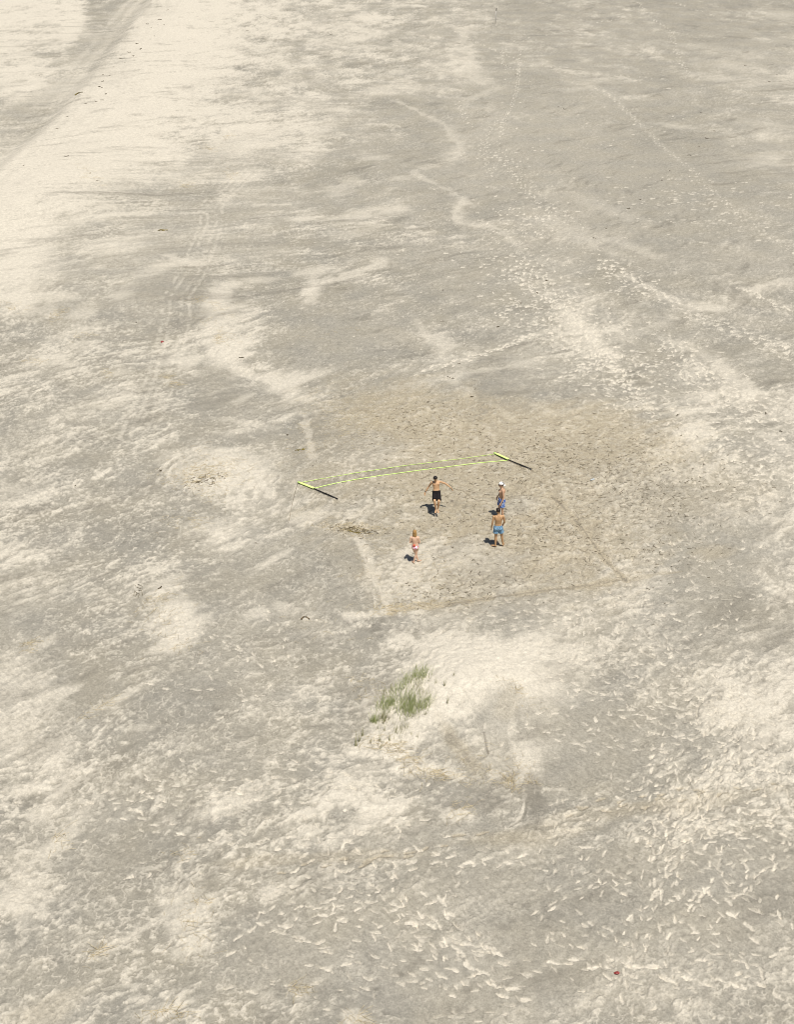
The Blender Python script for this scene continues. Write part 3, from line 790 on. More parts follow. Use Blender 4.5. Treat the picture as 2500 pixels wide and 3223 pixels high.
def tube(bm, secs, axis=None, n=10):
    """closed loft; secs = (position, half width along axis, half depth[, forward nudge])"""
    P = [Vector(s[0]) for s in secs]
    rings = []
    ax = Vector(axis) if axis is not None else None
    for i, s in enumerate(secs):
        a = P[max(i - 1, 0)]; b = P[min(i + 1, len(P) - 1)]
        t = (b - a)
        t = t.normalized() if t.length > 1e-9 else Vector((0, 0, 1))
        r = ax if ax is not None else (Vector((1, 0, 0)) if abs(t.x) < .9 else Vector((0, 1, 0)))
        u = (r - t * r.dot(t)).normalized()
        v = t.cross(u)
        rings.append([bm.verts.new(P[i] + u * (math.cos(k * 2 * math.pi / n) * s[1]) + v * (math.sin(k * 2 * math.pi / n) * s[2])) for k in range(n)])
    for a, b in zip(rings[:-1], rings[1:]):
        for k in range(n):
            bm.faces.new((a[k], a[(k + 1) % n], b[(k + 1) % n], b[k]))
    bm.faces.new(rings[0][::-1]); bm.faces.new(rings[-1])
    return rings


def limb(bm, pts, n=10):
    """round tapered limb with rounded ends; pts = (position, radius)"""
    P = [(Vector(p), r) for p, r in pts]
    d0 = (P[0][0] - P[1][0]).normalized(); d1 = (P[-1][0] - P[-2][0]).normalized()
    s = [(P[0][0] + d0 * P[0][1] * .9, P[0][1] * .35, P[0][1] * .35), (P[0][0] + d0 * P[0][1] * .5, P[0][1] * .82, P[0][1] * .82)]
    s += [(p, r, r) for p, r in P]
    s += [(P[-1][0] + d1 * P[-1][1] * .5, P[-1][1] * .82, P[-1][1] * .82), (P[-1][0] + d1 * P[-1][1] * .9, P[-1][1] * .35, P[-1][1] * .35)]
    tube(bm, s, None, n)


def ball(bm, c, rx, ry, rz, basis=None, seg=12, shape=None):
    M = Matrix.Identity(3) if basis is None else basis
    r = bmesh.ops.create_uvsphere(bm, u_segments=seg, v_segments=max(6, seg * 2 // 3), radius=1.0)
    for v in r['verts']:
        p = Vector((v.co.x * rx, v.co.y * ry, v.co.z * rz))
        if shape: p = shape(v.co.copy(), p)
        v.co = Vector(c) + M @ p
    return r['verts']


def remesh(o, vox, smooth=3, fac=0.5):
    m = o.modifiers.new('skin', 'REMESH'); m.mode = 'VOXEL'; m.voxel_size = vox; m.use_smooth_shade = True
    s = o.modifiers.new('soft', 'SMOOTH'); s.iterations = smooth; s.factor = fac


def plain(name, col, rough=0.7, noise=None, spec=0.3):
    m, nt, bs = new_mat(name)
    tc = nt.nodes.new('ShaderNodeTexCoord').outputs['Object']
    sc, am = noise if noise else (8.0, 0.12)
    nz = tex_noise(nt, sc, 4, 0.6, tc)
    c = mixc(nt, 1.0, col, ramp(nt, nz, [(0.25, 1 - am), (0.75, 1 + am)]), 'MULTIPLY')
    nt.links.new(c, bs.inputs['Base Color'])
    bs.inputs['Roughness'].default_value = rough
    bs.inputs['Specular IOR Level'].default_value = spec
    return m


def printed(name, cols, scale=28.0):
    """printed cloth: blotchy motif in several colours"""
    m, nt, bs = new_mat(name)
    tc = nt.nodes.new('ShaderNodeTexCoord').outputs['Object']
    nz = tex_noise(nt, scale, 2, 0.5, tc, 0.6)
    c = ramp(nt, nz, cols)
    nt.links.new(c, bs.inputs['Base Color'])
    bs.inputs['Roughness'].default_value = 0.85
    return m


SKIN_A = plain('tan_skin', (0.55, 0.335, 0.185), 0.55, (6, 0.10), .35)
SKIN_B = plain('brown_skin', (0.50, 0.30, 0.155), 0.55, (6, 0.10), .35)
SKIN_C = plain('fair_skin', (0.66, 0.43, 0.30), 0.55, (6, 0.08), .35)
SKIN_D = plain('ruddy_skin', (0.54, 0.335, 0.215), 0.55, (6, 0.10), .35)
HAIR_K = plain('black_hair', (0.012, 0.009, 0.008), 0.5, (60, 0.4), .3)
HAIR_B = plain('dark_brown_hair', (0.022, 0.013, 0.009), 0.5, (60, 0.4), .3)
HAIR_Y = plain('blond_hair', (0.36, 0.21, 0.075), 0.5, (50, 0.45), .35)
BLACK_CLOTH = plain('black_cloth', (0.011, 0.009, 0.010), 0.85, (14, .25), .2)
WHITE_CLOTH = plain('white_cotton', (0.82, 0.80, 0.78), 0.9, (12, .05), .2)
DARK_PLASTIC = plain('dark_plastic', (0.012, 0.012, 0.014), 0.3, (10, .1), .5)
EYE_W = plain('eye', (0.05, 0.03, 0.02), 0.3, (10, .1), .5)
LIP = plain('lips', (0.42, 0.17, 0.12), 0.5, (10, .1), .3)
BLUE_PRINT = printed('blue_floral_cloth', [(0.36, (0.012, 0.035, 0.16)), (0.48, (0.03, 0.09, 0.36)), (0.55, (0.10, 0.20, 0.50)), (0.62, (0.45, 0.52, 0.70))], 17)
PALE_BLUE = printed('faded_blue_cloth', [(0.30, (0.06, 0.15, 0.26)), (0.50, (0.15, 0.29, 0.44)), (0.70, (0.32, 0.45, 0.56))], 20)
BIKINI = printed('pink_floral_cloth', [(0.38, (0.62, 0.02, 0.12)), (0.46, (0.75, 0.20, 0.38)), (0.52, (0.85, 0.80, 0.84)), (0.60, (0.80, 0.80, 0.88)), (0.66, (0.25, 0.36, 0.62))], 26)
RED_CLOTH = plain('red_cloth', (0.55, 0.11, 0.06), .8, (12, .15), .2)


def make_hand(bm, wrist, hdir, palm_side, k, curl=0.35, right=1):
    """palm and five fingers; hdir points to the fingertips, palm_side is the way the palm faces"""
    d = Vector(hdir).normalized()
    p = Vector(palm_side); p = (p - d * p.dot(d)).normalized()
    w = d.cross(p) * right                 # thumb side
    tube(bm, [(wrist - d * .01 * k, .024 * k, .019 * k), (wrist + d * .03 * k, .034 * k, .017 * k), (wrist + d * .07 * k, .042 * k, .017 * k), (wrist + d * .095 * k, .040 * k, .014 * k)], w, 10)
    for q, L in ((.030, .072), (.010, .082), (-.011, .076), (-.031, .060)):
        b = wrist + d * .088 * k + w * q * k
        m1 = b + (d * math.cos(curl * .5) + p * math.sin(curl * .5) + w * q * 1.4) * L * .5 * k
        m2 = m1 + (d * math.cos(curl * 1.5) + p * math.sin(curl * 1.5) + w * q) * L * .5 * k
        limb(bm, [(b - d * .02 * k, .0098 * k), (b, .0098 * k), (m1, .0092 * k), (m2, .008 * k)], 8)
    t0 = wrist + d * .022 * k + w * .026 * k
    t1 = t0 + (d * .75 + w * .65 + p * .2).normalized() * .045 * k
    t2 = t1 + (d * .95 + w * .25 + p * .3).normalized() * .034 * k
    limb(bm, [(t0, .0125 * k), (t1, .011 * k), (t2, .009 * k)], 8)


def make_person(name, label, base, J, k, face, skin, hair_mat, hair='short', hips=1.0, bust=False):
    """J holds joint positions relative to the base point on the sand, k is body size (1 = 1.75 m)"""
    root = empty(name, base)
    tag(root, label, 'person')
    V = {q: Vector(p) for q, p in J.items()}
    f = Vector(face).normalized()
    lat_s = (V['shR'] - V['shL']).normalized()
    lat_h = (V['hpR'] - V['hpL']).normalized()
    bm = bmesh.new()
    pel, nk = V['pelvis'], V['neck']
    sp = lambda t: pel.lerp(nk, t) + V.get('bend', Vector()) * math.sin(math.pi * max(0, min(1, t)))
    up = (nk - pel).normalized()
    hw = hips
    S = [(pel - up * .12 * k, .075 * k, .075 * k, 0), (pel - up * .07 * k, .150 * k * hw, .105 * k, 0), (pel, .168 * k * hw, .115 * k, 0), (sp(.16), .152 * k * hw, .105 * k, 0), (sp(.34), .134 * k, .094 * k, 0),
         (sp(.52), .146 * k, .105 * k, 0), (sp(.68), .162 * k, .114 * k, 0), (sp(.82), .172 * k, .100 * k, 0), (sp(.91), .150 * k, .080 * k, 0), (sp(.97), .095 * k, .065 * k, 0), (sp(1.03), .060 * k, .058 * k, 0)]
    # the trunk twists from the hip line to the shoulder line
    rings = []
    N = 14
    for i, (c, a, b, _) in enumerate(S):
        t = min(1, max(0, (i - 2) / 5))
        u = lat_h.lerp(lat_s, t).normalized(); u = (u - up * u.dot(up)).normalized(); v = up.cross(u)
        rings.append([bm.verts.new(c + u * math.copysign(abs(math.cos(q * 2 * math.pi / N)) ** .85, math.cos(q * 2 * math.pi / N)) * a + v * math.sin(q * 2 * math.pi / N) * b) for q in range(N)])
    for a, b in zip(rings[:-1], rings[1:]):
        for q in range(N): bm.faces.new((a[q], a[(q + 1) % N], b[(q + 1) % N], b[q]))
    bm.faces.new(rings[0][::-1]); bm.faces.new(rings[-1])
    fw = (f - up * f.dot(up)).normalized()
    tf = up.cross(lat_s); tf = tf if tf.dot(V.get('chest_dir', fw)) > 0 else -tf       # chest direction
    for s in (1, -1):
        ball(bm, sp(.74) + lat_s * s * .075 * k + tf * .072 * k, .078 * k, .050 * k, .060 * k)          # pectorals
        ball(bm, sp(.80) + lat_s * s * .085 * k - tf * .062 * k, .070 * k, .040 * k, .095 * k)          # shoulder blades
        ball(bm, pel + lat_h * s * .078 * k - tf * .062 * k - up * .045 * k, .085 * k, .080 * k, .085 * k)  # seat
        if bust: ball(bm, sp(.70) + lat_s * s * .07 * k + tf * .09 * k, .055 * k, .05 * k, .055 * k)
    hd = V['head']
    limb(bm, [(sp(.95), .058 * k), (nk.lerp(hd, .35), .052 * k), (nk.lerp(hd, .8), .052 * k)], 12)
    for s in ('L', 'R'):
        sh, el, wr = V['sh' + s], V['el' + s], V['wr' + s]
        limb(bm, [(sp(.93).lerp(sh, .45), .055 * k), (sh, .060 * k), (sh.lerp(el, .3), .050 * k), (sh.lerp(el, .6), .046 * k), (el, .037 * k), (el.lerp(wr, .25), .041 * k), (el.lerp(wr, .6), .034 * k), (wr, .025 * k)], 12)
        make_hand(bm, wr, V['hd' + s], V['pm' + s], k, right=1 if s == 'R' else -1, curl=J.get('curl', (0.4, 0, 0))[0])
        hp, kn, an, to = V['hp' + s], V['kn' + s], V['an' + s], V['to' + s]
        limb(bm, [(hp, .088 * k * hw), (hp.lerp(kn, .3), .085 * k * hw), (hp.lerp(kn, .65), .070 * k), (kn, .055 * k), (kn.lerp(an, .12), .052 * k), (kn.lerp(an, .33), .056 * k), (kn.lerp(an, .7), .042 * k), (an, .035 * k)], 12)
        d = (to - an); fl = Vector((d.x, d.y, 0)); fl = fl.normalized() if V.get('flat', 1) and fl.length > 1e-6 else d.normalized()
        sole = an.z - .075 * k if 'air' not in J else None
        if sole is None:
            dn = d.normalized()
            tube(bm, [(an - dn * .03 * k + Vector((0, 0, -.03 * k)), .03 * k, .03 * k), (an + dn * .03 * k + Vector((0, 0, -.03 * k)), .036 * k, .038 * k), (an.lerp(to, .6) + Vector((0, 0, -.02 * k)), .043 * k, .026 * k), (to, .040 * k, .014 * k)], Vector((0, 0, 1)).cross(dn))
        else:
            b0 = Vector((an.x, an.y, sole))
            tube(bm, [(b0 - fl * .05 * k + Vector((0, 0, .032 * k)), .024 * k, .024 * k), (b0 - fl * .02 * k + Vector((0, 0, .04 * k)), .034 * k, .040 * k), (b0 + fl * .06 * k + Vector((0, 0, .036 * k)), .037 * k, .036 * k),
                      (b0 + fl * .13 * k + Vector((0, 0, .022 * k)), .044 * k, .022 * k), (b0 + fl * .185 * k + Vector((0, 0, .014 * k)), .038 * k, .013 * k)], Vector((0, 0, 1)).cross(fl))
            for q in range(5):
                sd = Vector((0, 0, 1)).cross(fl) * (q - 2) * .016 * k
                limb(bm, [(b0 + fl * .17 * k + sd + Vector((0, 0, .012 * k)), .011 * k), (b0 + fl * (.205 - .006 * abs(q - 1)) * k + sd + Vector((0, 0, .011 * k)), .009 * k)], 6)
    # head: skull, jaw, nose, ears, brow
    hu = V.get('head_up', (hd - nk).normalized()).normalized()
    hf = (f - hu * f.dot(hu)).normalized()
    hr = hf.cross(hu)
    B = Matrix((hr, hf, hu)).transposed()
    ball(bm, hd + hu * .025 * k - hf * .012 * k, .076 * k, .096 * k, .092 * k, B, 16)
    ball(bm, hd - hu * .045 * k + hf * .022 * k, .058 * k, .066 * k, .072 * k, B, 14)
    ball(bm, hd - hu * .095 * k + hf * .058 * k, .026 * k, .022 * k, .020 * k, B, 10)
    tube(bm, [(hd + hu * .015 * k + hf * .082 * k, .008 * k, .008 * k), (hd - hu * .015 * k + hf * .100 * k, .011 * k, .011 * k), (hd - hu * .030 * k + hf * .104 * k, .016 * k, .011 * k), (hd - hu * .036 * k + hf * .088 * k, .013 * k, .008 * k)], hr, 8)
    ball(bm, hd + hu * .028 * k + hf * .078 * k, .052 * k, .014 * k, .011 * k, B, 10)
    for s in (1, -1): ball(bm, hd + hr * s * .078 * k - hf * .008 * k - hu * .008 * k, .011 * k, .020 * k, .030 * k, B, 8)
    body = link_mesh('body', bm, skin, root)
    remesh(body, 0.0085 if k > .9 else .0080, 3, .45)
    for s in (1, -1):
        b = bmesh.new(); ball(b, hd + hr * s * .031 * k + hf * .079 * k + hu * .006 * k, .013 * k, .010 * k, .009 * k, B, 10); link_mesh('eye', b, EYE_W, root)
    b = bmesh.new(); ball(b, hd - hu * .058 * k + hf * .082 * k, .024 * k, .009 * k, .008 * k, B, 10); link_mesh('mouth', b, LIP, root)
    # hair
    b = bmesh.new()
    rs = random.Random(len(label))

    def hs(c, p):
        if hair != 'long' and c.y > .1 and c.z < .30: return p * .72
        if hair == 'long' and c.y > .35 and c.z < .30: return p * .72
        if c.z < -.45: return p * (.80 if hair != 'long' else 1)
        return p * rs.uniform(.97, 1.07)
    ball(b, hd + hu * .034 * k - hf * .020 * k, .094 * k, .110 * k, .106 * k, B, 20, hs)
    if hair == 'long':
        tube(b, [(hd + hu * .05 * k - hf * .03 * k, .085 * k, .085 * k), (hd - hf * .045 * k, .096 * k, .080 * k), (hd - hu * .07 * k - hf * .060 * k, .100 * k, .062 * k), (hd - hu * .15 * k - hf * .068 * k + hr * .012 * k, .092 * k, .045 * k),
                 (hd - hu * .215 * k - hf * .066 * k + hr * .02 * k, .066 * k, .032 * k), (hd - hu * .25 * k - hf * .060 * k + hr * .03 * k, .03 * k, .016 * k)], hr, 14)
        tube(b, [(hd + hu * .06 * k + hr * .05 * k, .03 * k, .05 * k), (hd - hu * .05 * k + hr * .085 * k, .022 * k, .05 * k), (hd - hu * .16 * k + hr * .080 * k - hf * .02 * k, .016 * k, .03 * k)], hr, 8)
        tube(b, [(hd + hu * .06 * k - hr * .05 * k, .03 * k, .05 * k), (hd - hu * .05 * k - hr * .085 * k, .022 * k, .05 * k), (hd - hu * .18 * k - hr * .085 * k - hf * .02 * k, .018 * k, .03 * k)], hr, 8)
    ho = link_mesh('hair', b, hair_mat, root)
    remesh(ho, .009, 1, .4)
    return root, V, (hd, hr, hf, hu, B), (pel, up, lat_h, tf, sp)


def make_shorts(root, V, fr, k, mat, length=.62, name='shorts', flare=.112):
    pel, up, lat, tf, sp = fr
    b = bmesh.new()
    tube(b, [(pel + up * .10 * k, .158 * k, .114 * k), (pel + up * .06 * k, .166 * k, .122 * k), (pel, .186 * k, .135 * k), (pel - up * .08 * k, .178 * k, .135 * k), (pel - up * .15 * k, .12 * k, .105 * k)], lat, 18)
    for s in ('L', 'R'):
        hp, kn = V['hp' + s], V['kn' + s]
        for q in (1,):
            ball(b, pel + lat * (.08 if s == 'R' else -.08) * k - tf * .062 * k - up * .045 * k, .098 * k, .094 * k, .10 * k)
        tube(b, [(hp + (hp - kn).normalized() * .04 * k, .10 * k, .11 * k), (hp.lerp(kn, .25), .106 * k, .110 * k), (hp.lerp(kn, length * .7), flare * .97 * k, flare * k), (hp.lerp(kn, length), flare * 1.04 * k, flare * 1.05 * k)], lat, 16)
    o = link_mesh(name, b, mat, root)
    remesh(o, .011, 3, .5)
    return o


# ------------------------------------------------------------------ the four players
# 1: man hopping by the net, knees bent, arms out; seen from the front
b0 = GP(1374, 1605)
J = dict(pelvis=(-.01, -.10, .98), neck=(-.045, .0, 1.475), head=(-.065, -.10, 1.61), shL=(.145, .04, 1.405), shR=(-.205, .0, 1.405),
         elL=(.375, .10, 1.29), wrL=(.605, .02, 1.13), hdL=(.10, -.03, -.14), pmL=(-.3, -.6, -.5),
         elR=(-.335, .10, 1.14), wrR=(-.475, .08, .90), hdR=(-.03, -.02, -.15), pmR=(.4, -.7, 0),
         hpL=(.075, -.12, .93), knL=(.085, -.46, .72), anL=(.05, -.36, .33), toL=(.065, -.47, .18),
         hpR=(-.09, -.12, .93), knR=(-.095, -.46, .74), anR=(-.03, -.40, .34), toR=(-.06, -.52, .20),
         head_up=(-.05, -.55, 1), air=(1, 0, 0), chest_dir=(0, -1, 0), curl=(.35, 0, 0))
p1, V1, h1, f1 = make_person('person', 'shirtless person in black shorts hopping with arms spread beside the net', b0, J, .96, (.05, -1, -.8), SKIN_A, HAIR_K)
make_shorts(p1, V1, f1, .96, BLACK_CLOTH, .80)
b = bmesh.new(); tube(b, [(V1['wrR'] + Vector((.012, 0, .03)), .034, .034), (V1['wrR'] + Vector((.005, 0, .005)), .034, .034)]); link_mesh('wristband', b, DARK_PLASTIC, p1)

# 2: man with a white cap turned backwards, facing left
b0 = GP(1577, 1628)
J = dict(pelvis=(.0, .0, .93), neck=(.015, -.01, 1.47), head=(-.045, -.01, 1.625), shL=(.045, -.185, 1.405), shR=(.01, .19, 1.405),
         elL=(.07, -.26, 1.13), wrL=(-.035, -.29, .90), hdL=(-.06, -.0, -.14), pmL=(.3, .9, 0), elR=(-.01, .29, 1.14), wrR=(-.14, .27, .93), hdR=(-.05, 0, -.14), pmR=(.3, -.9, 0),
         hpL=(.02, -.09, .90), knL=(.05, -.12, .49), anL=(.075, -.13, .075), toL=(-.15, -.17, .0),
         hpR=(-.02, .09, .90), knR=(-.065, .11, .49), anR=(-.06, .13, .075), toR=(-.28, .12, .0), chest_dir=(-1, -.1, 0), head_up=(0, 0, 1))
p2, V2, h2, f2 = make_person('person', 'shirtless person in dark blue floral shorts with white cap worn backwards', b0, J, 1.0, (-1, -.15, -.08), SKIN_D, HAIR_B)
make_shorts(p2, V2, f2, 1.0, BLUE_PRINT, .66)
hd, hr, hf, hu, B = h2
b = bmesh.new()
ball(b, hd + hu * .045 - hf * .012, .096, .114, .098, B, 20, lambda c, p: p if c.z > -.08 else Vector((p.x * .86, p.y * .86, -.02)))
cap = link_mesh('cap', b, WHITE_CLOTH, p2)
b = bmesh.new()
vs = []
for lay in (0, 1):
    row = []
    for i in range(5):
        t = i / 4
        row.append([b.verts.new(hd + hu * (.040 - .012 * lay - .055 * t - .018 * abs(q / 4 - 1) ** 2) - hf * (.085 + .105 * t * (1 - .25 * (q / 4 - 1) ** 2)) + hr * (q / 4 - 1) * .088 * (1 - .12 * t)) for q in range(9)])
    vs.append(row)
for lay in (0, 1):
    for i in range(4):
        for q in range(8): b.faces.new((vs[lay][i][q], vs[lay][i][q + 1], vs[lay][i + 1][q + 1], vs[lay][i + 1][q]))
edge = [(0, q) for q in range(9)] + [(i, 8) for i in range(1, 5)] + [(4, q) for q in range(7, -1, -1)] + [(i, 0) for i in range(3, 0, -1)]
for a, c in zip(edge, edge[1:] + edge[:1]): b.faces.new((vs[0][a[0]][a[1]], vs[0][c[0]][c[1]], vs[1][c[0]][c[1]], vs[1][a[0]][a[1]]))
link_mesh('brim', b, WHITE_CLOTH, cap)
b = bmesh.new()
for s in (1, -1):
    ball(b, hd + hr * s * .033 + hf * .094 + hu * .008, .030, .008, .022, B, 10)
    tube(b, [(hd + hr * s * .060 + hf * .088 + hu * .014, .004, .004), (hd + hr * s * .084 + hf * .02 + hu * .014, .004, .004), (hd + hr * s * .084 - hf * .02 + hu * .006, .004, .004)])
tube(b, [(hd + hr * .02 + hf * .100 + hu * .012, .004, .004), (hd - hr * .02 + hf * .100 + hu * .012, .004, .004)])
link_mesh('sunglasses', b, DARK_PLASTIC, p2)

# 3: man in pale blue shorts, back to us, feet apart
b0 = GP(1570, 1718)
J = dict(pelvis=(-.045, .0, .90), neck=(-.05, -.03, 1.46), head=(-.075, .03, 1.62), shL=(-.245, -.01, 1.385), shR=(.145, -.01, 1.40),
         elL=(-.285, -.03, 1.10), wrL=(-.315, .03, .86), hdL=(.01, .03, -.14), pmL=(.8, .5, 0), elR=(.205, .02, 1.125), wrR=(.155, .15, .90), hdR=(-.03, .08, -.13), pmR=(-.9, .2, 0),
         hpL=(-.135, .0, .87), knL=(-.125, .0, .47), anL=(-.125, -.03, .075), toL=(-.32, .07, .0),
         hpR=(.045, .0, .87), knR=(.115, .03, .48), anR=(.185, .06, .075), toR=(.24, .28, .0), chest_dir=(0, 1, 0), head_up=(-.06, .1, 1))
p3, V3, h3, f3 = make_person('person', 'shirtless person in pale blue shorts seen from behind with feet apart', b0, J, 1.0, (-.25, 1, -.1), SKIN_B, HAIR_B)
make_shorts(p3, V3, f3, 1.0, PALE_BLUE, .60, flare=.116)
b = bmesh.new(); tube(b, [(V3['wrR'] + Vector((.004, -.012, .03)), .034, .034), (V3['wrR'] + Vector((0, 0, .004)), .034, .034)]); link_mesh('wristband', b, RED_CLOTH, p3)

# 4: blond girl in a floral bikini, back to us, legs crossing in a step
b0 = GP(1307, 1768)
k4 = .84
J = dict(pelvis=(.0, .0, .735), neck=(-.02, .02, 1.20), head=(-.02, .05, 1.345), shL=(-.165, .02, 1.135), shR=(.125, .02, 1.135),
         elL=(-.215, .0, .92), wrL=(-.175, .17, .83), hdL=(.10, .10, -.03), pmL=(.8, -.3, 0), elR=(.175, .0, .92), wrR=(.150, .17, .80), hdR=(-.08, .10, -.03), pmR=(-.8, -.3, 0),
         hpL=(-.075, .0, .70), knL=(.02, .07, .385), anL=(.115, .06, .064), toL=(.27, .17, .0),
         hpR=(.07, .0, .70), knR=(.035, -.01, .37), anR=(-.055, -.06, .064), toR=(-.13, .12, .0), chest_dir=(0, 1, 0), head_up=(0, .05, 1))
p4, V4, h4, f4 = make_person('person', 'blond person in pink floral bikini seen from behind', b0, J, k4, (.1, 1, -.1), SKIN_C, HAIR_Y, 'long', 1.0, True)
pel, up, lat, tf, sp = f4
b = bmesh.new()
tube(b, [(pel + up * .055 * k4, .162 * k4, .116 * k4), (pel + up * .02 * k4, .175 * k4, .126 * k4), (pel - up * .03 * k4, .165 * k4, .130 * k4), (pel - up * .09 * k4, .085 * k4, .118 * k4), (pel - up * .14 * k4, .035 * k4, .07 * k4)], lat, 18)
for s in (1, -1): ball(b, pel + lat * s * .055 * k4 - tf * .064 * k4 - up * .030 * k4, .088 * k4, .088 * k4, .072 * k4)
o = link_mesh('bikini_bottom', b, BIKINI, p4); remesh(o, .009, 2, .4)
b = bmesh.new()
tube(b, [(pel + up * .16 * k4 - lat * .035 * k4 - tf * .103 * k4, .045 * k4, .012), (pel + up * .11 * k4 - lat * .05 * k4 - tf * .118 * k4, .055 * k4, .012), (pel + up * .05 * k4 - lat * .055 * k4 - tf * .130 * k4, .055 * k4, .010)], lat, 10)
link_mesh('sash', b, RED_CLOTH, p4)
b = bmesh.new()
c = sp(.67)
tube(b, [(c - up * .004, .150 * k4, .110 * k4), (c + up * .004, .150 * k4, .110 * k4)], lat, 20)
for s in (1, -1): ball(b, sp(.70) + lat * s * .07 * k4 + tf * .10 * k4, .058 * k4, .050 * k4, .056 * k4)
link_mesh('bikini_top', b, SKIN_C if False else BIKINI, p4)
b = bmesh.new(); tube(b, [(V4['wrR'] + Vector((.01, -.03, .012)), .030, .030), (V4['wrR'] + Vector((.004, -.005, .003)), .030, .030)]); link_mesh('bracelet', b, DARK_PLASTIC, p4)

# ------------------------------------------------------------------ the net, laid down on the court
YEL = plain('fluorescent_yellow_webbing', (0.74, 0.98, 0.28), .7, (30, .06), .3)
POLE = plain('black_pole', (0.012, 0.009, 0.007), .5, (30, .3), .4)
CORD = plain('grey_cord', (0.22, 0.20, 0.17), .8, (30, .2), .2)
ROPE = plain('brown_rope', (0.22, 0.17, 0.11), .8, (30, .2), .2)
net = empty('volleyball_net', GP(1270, 1500))
tag(net, 'yellow edged volleyball net lying slack on the sand with black poles', 'net')


def on_net(o):
    o.parent = net
    o.matrix_parent_inverse = Matrix.Translation(-net.location)
    return o


def ribbon(name, pts, w, th, mat, wob=0.0, twist=None, seed=0):
    """webbing strip that lies along surveyed points; w = width, th = thickness"""
    rs = random.Random(seed)
    pts = smooth_line(pts, 2)
    P = []
    for i, p in enumerate(resample(pts, 7.0)):
        q = GP(p[0], p[1])
        q.z += 0.020 + wob * max(0, rs.gauss(0, .5))
        P.append(q)
    zs = [q.z for q in P]
    for i, q in enumerate(P):
        w_ = zs[max(0, i - 4):i + 5]
        q.z = max(sum(w_) / len(w_), zs[i] - .012)
    b = bmesh.new(); rings = []
    for i, q in enumerate(P):
        t = (P[min(i + 1, len(P) - 1)] - P[max(i - 1, 0)]).normalized()
        side = t.cross(Vector((0, 0, 1))).normalized(); upv = side.cross(t)
        a = 0.0 if twist is None else twist(i / (len(P) - 1))
        u = side * math.cos(a) + upv * math.sin(a); v = -side * math.sin(a) + upv * math.cos(a)
        ww = w * rs.uniform(.94, 1.06) / 2
        rings.append([b.verts.new(q + u * ww + v * th), b.verts.new(q - u * ww + v * th), b.verts.new(q - u * ww - v * th), b.verts.new(q + u * ww - v * th)])
    for r0, r1 in zip(rings[:-1], rings[1:]):
        for q in range(4): b.faces.new((r0[q], r0[(q + 1) % 4], r1[(q + 1) % 4], r1[q]))
    b.faces.new(rings[0]); b.faces.new(rings[-1][::-1])
    return on_net(link_mesh(name, b, mat, None, False))


TOP = [(939, 1521), (994, 1510.5), (1051, 1501.5), (1103, 1492), (1183, 1480), (1268, 1467), (1349, 1457), (1476, 1442), (1557, 1431)]
BOT = [(987, 1538), (1018, 1530), (1065, 1520), (1117, 1510.5), (1207, 1496.5), (1299, 1484), (1356, 1476.5), (1460, 1463), (1599, 1448.5)]
ribbon('top_tape', TOP, .030, .005, YEL, .02, lambda t: .9 if (.10 < t < .24 or .55 < t < .62 or t > .78) else .15, 3)
ribbon('bottom_tape', BOT, .034, .005, YEL, .015, None, 4)
for a, c in (((938, 1519.5), (988, 1539)), ((1556, 1429), (1601, 1449))):
    A = GP(*a, .05); C_ = GP(*c, .05); A.z = C_.z = max(A.z, C_.z) + .012
    d = C_ - A
    b = bmesh.new()
    tube(b, [(A, .052, .026), (A + d * .25, .060, .034), (A + d * .6, .056, .032), (C_, .058, .030)], d.cross(Vector((0, 0, 1))), 12)
    on_net(link_mesh('side_band', b, YEL))
for a, c, n in (((986, 1538.5), (1063, 1571.5), 1), ((1599, 1448), (1674, 1478.5), 2)):
    A = GP(*a, .05); C_ = GP(*c, .05); A.z = C_.z = max(A.z, C_.z)
    d = (C_ - A)
    b = bmesh.new()
    tube(b, [(A - d * .45 + Vector((0, 0, .0)), .018, .018), (A, .020, .020), (A.lerp(C_, .48), .021, .021), (A.lerp(C_, .5), .027, .027), (A.lerp(C_, .56), .027, .027), (A.lerp(C_, .58), .025, .025), (C_, .025, .025)], None, 12)
    pole = on_net(link_mesh('pole', b, POLE))
    b = bmesh.new()
    rs = random.Random(n)
    sd = d.cross(Vector((0, 0, 1))).normalized()
    for t in (.22, .36, .44, .6):
        q = A.lerp(C_, t)
        tube(b, [(q + Vector((0, 0, .015)), .007, .007), (q + sd * rs.uniform(.03, .06) + Vector((0, 0, .03)), .007, .007), (q + sd * rs.uniform(.05, .1) + d * .07 + Vector((0, 0, -.015)), .006, .006), (q + sd * rs.uniform(.02, .05) + d * .12 + Vector((0, 0, -.02)), .006, .006)], None, 6)
    st = link_mesh('strap', b, POLE)
    st.parent = pole
    st.matrix_parent_inverse = Matrix.Identity(4)
b = bmesh.new()
g = [GP(938, 1520, .05), GP(930, 1553, .16), GP(921, 1590, .13), GP(908, 1643, .0)]
tube(b, [(q, .0065, .0065) for q in g], None, 6)
on_net(link_mesh('guy_rope', b, ROPE))
# the knotted mesh between the tapes
tp = [GP(*p) for p in resample(smooth_line(TOP), 6)]; bt = [GP(*p) for p in resample(smooth_line(BOT), 6)]


def along(P, t):
    f_ = t * (len(P) - 1); i = min(int(f_), len(P) - 2)
    return P[i].lerp(P[i + 1], f_ - i)


b = bmesh.new()


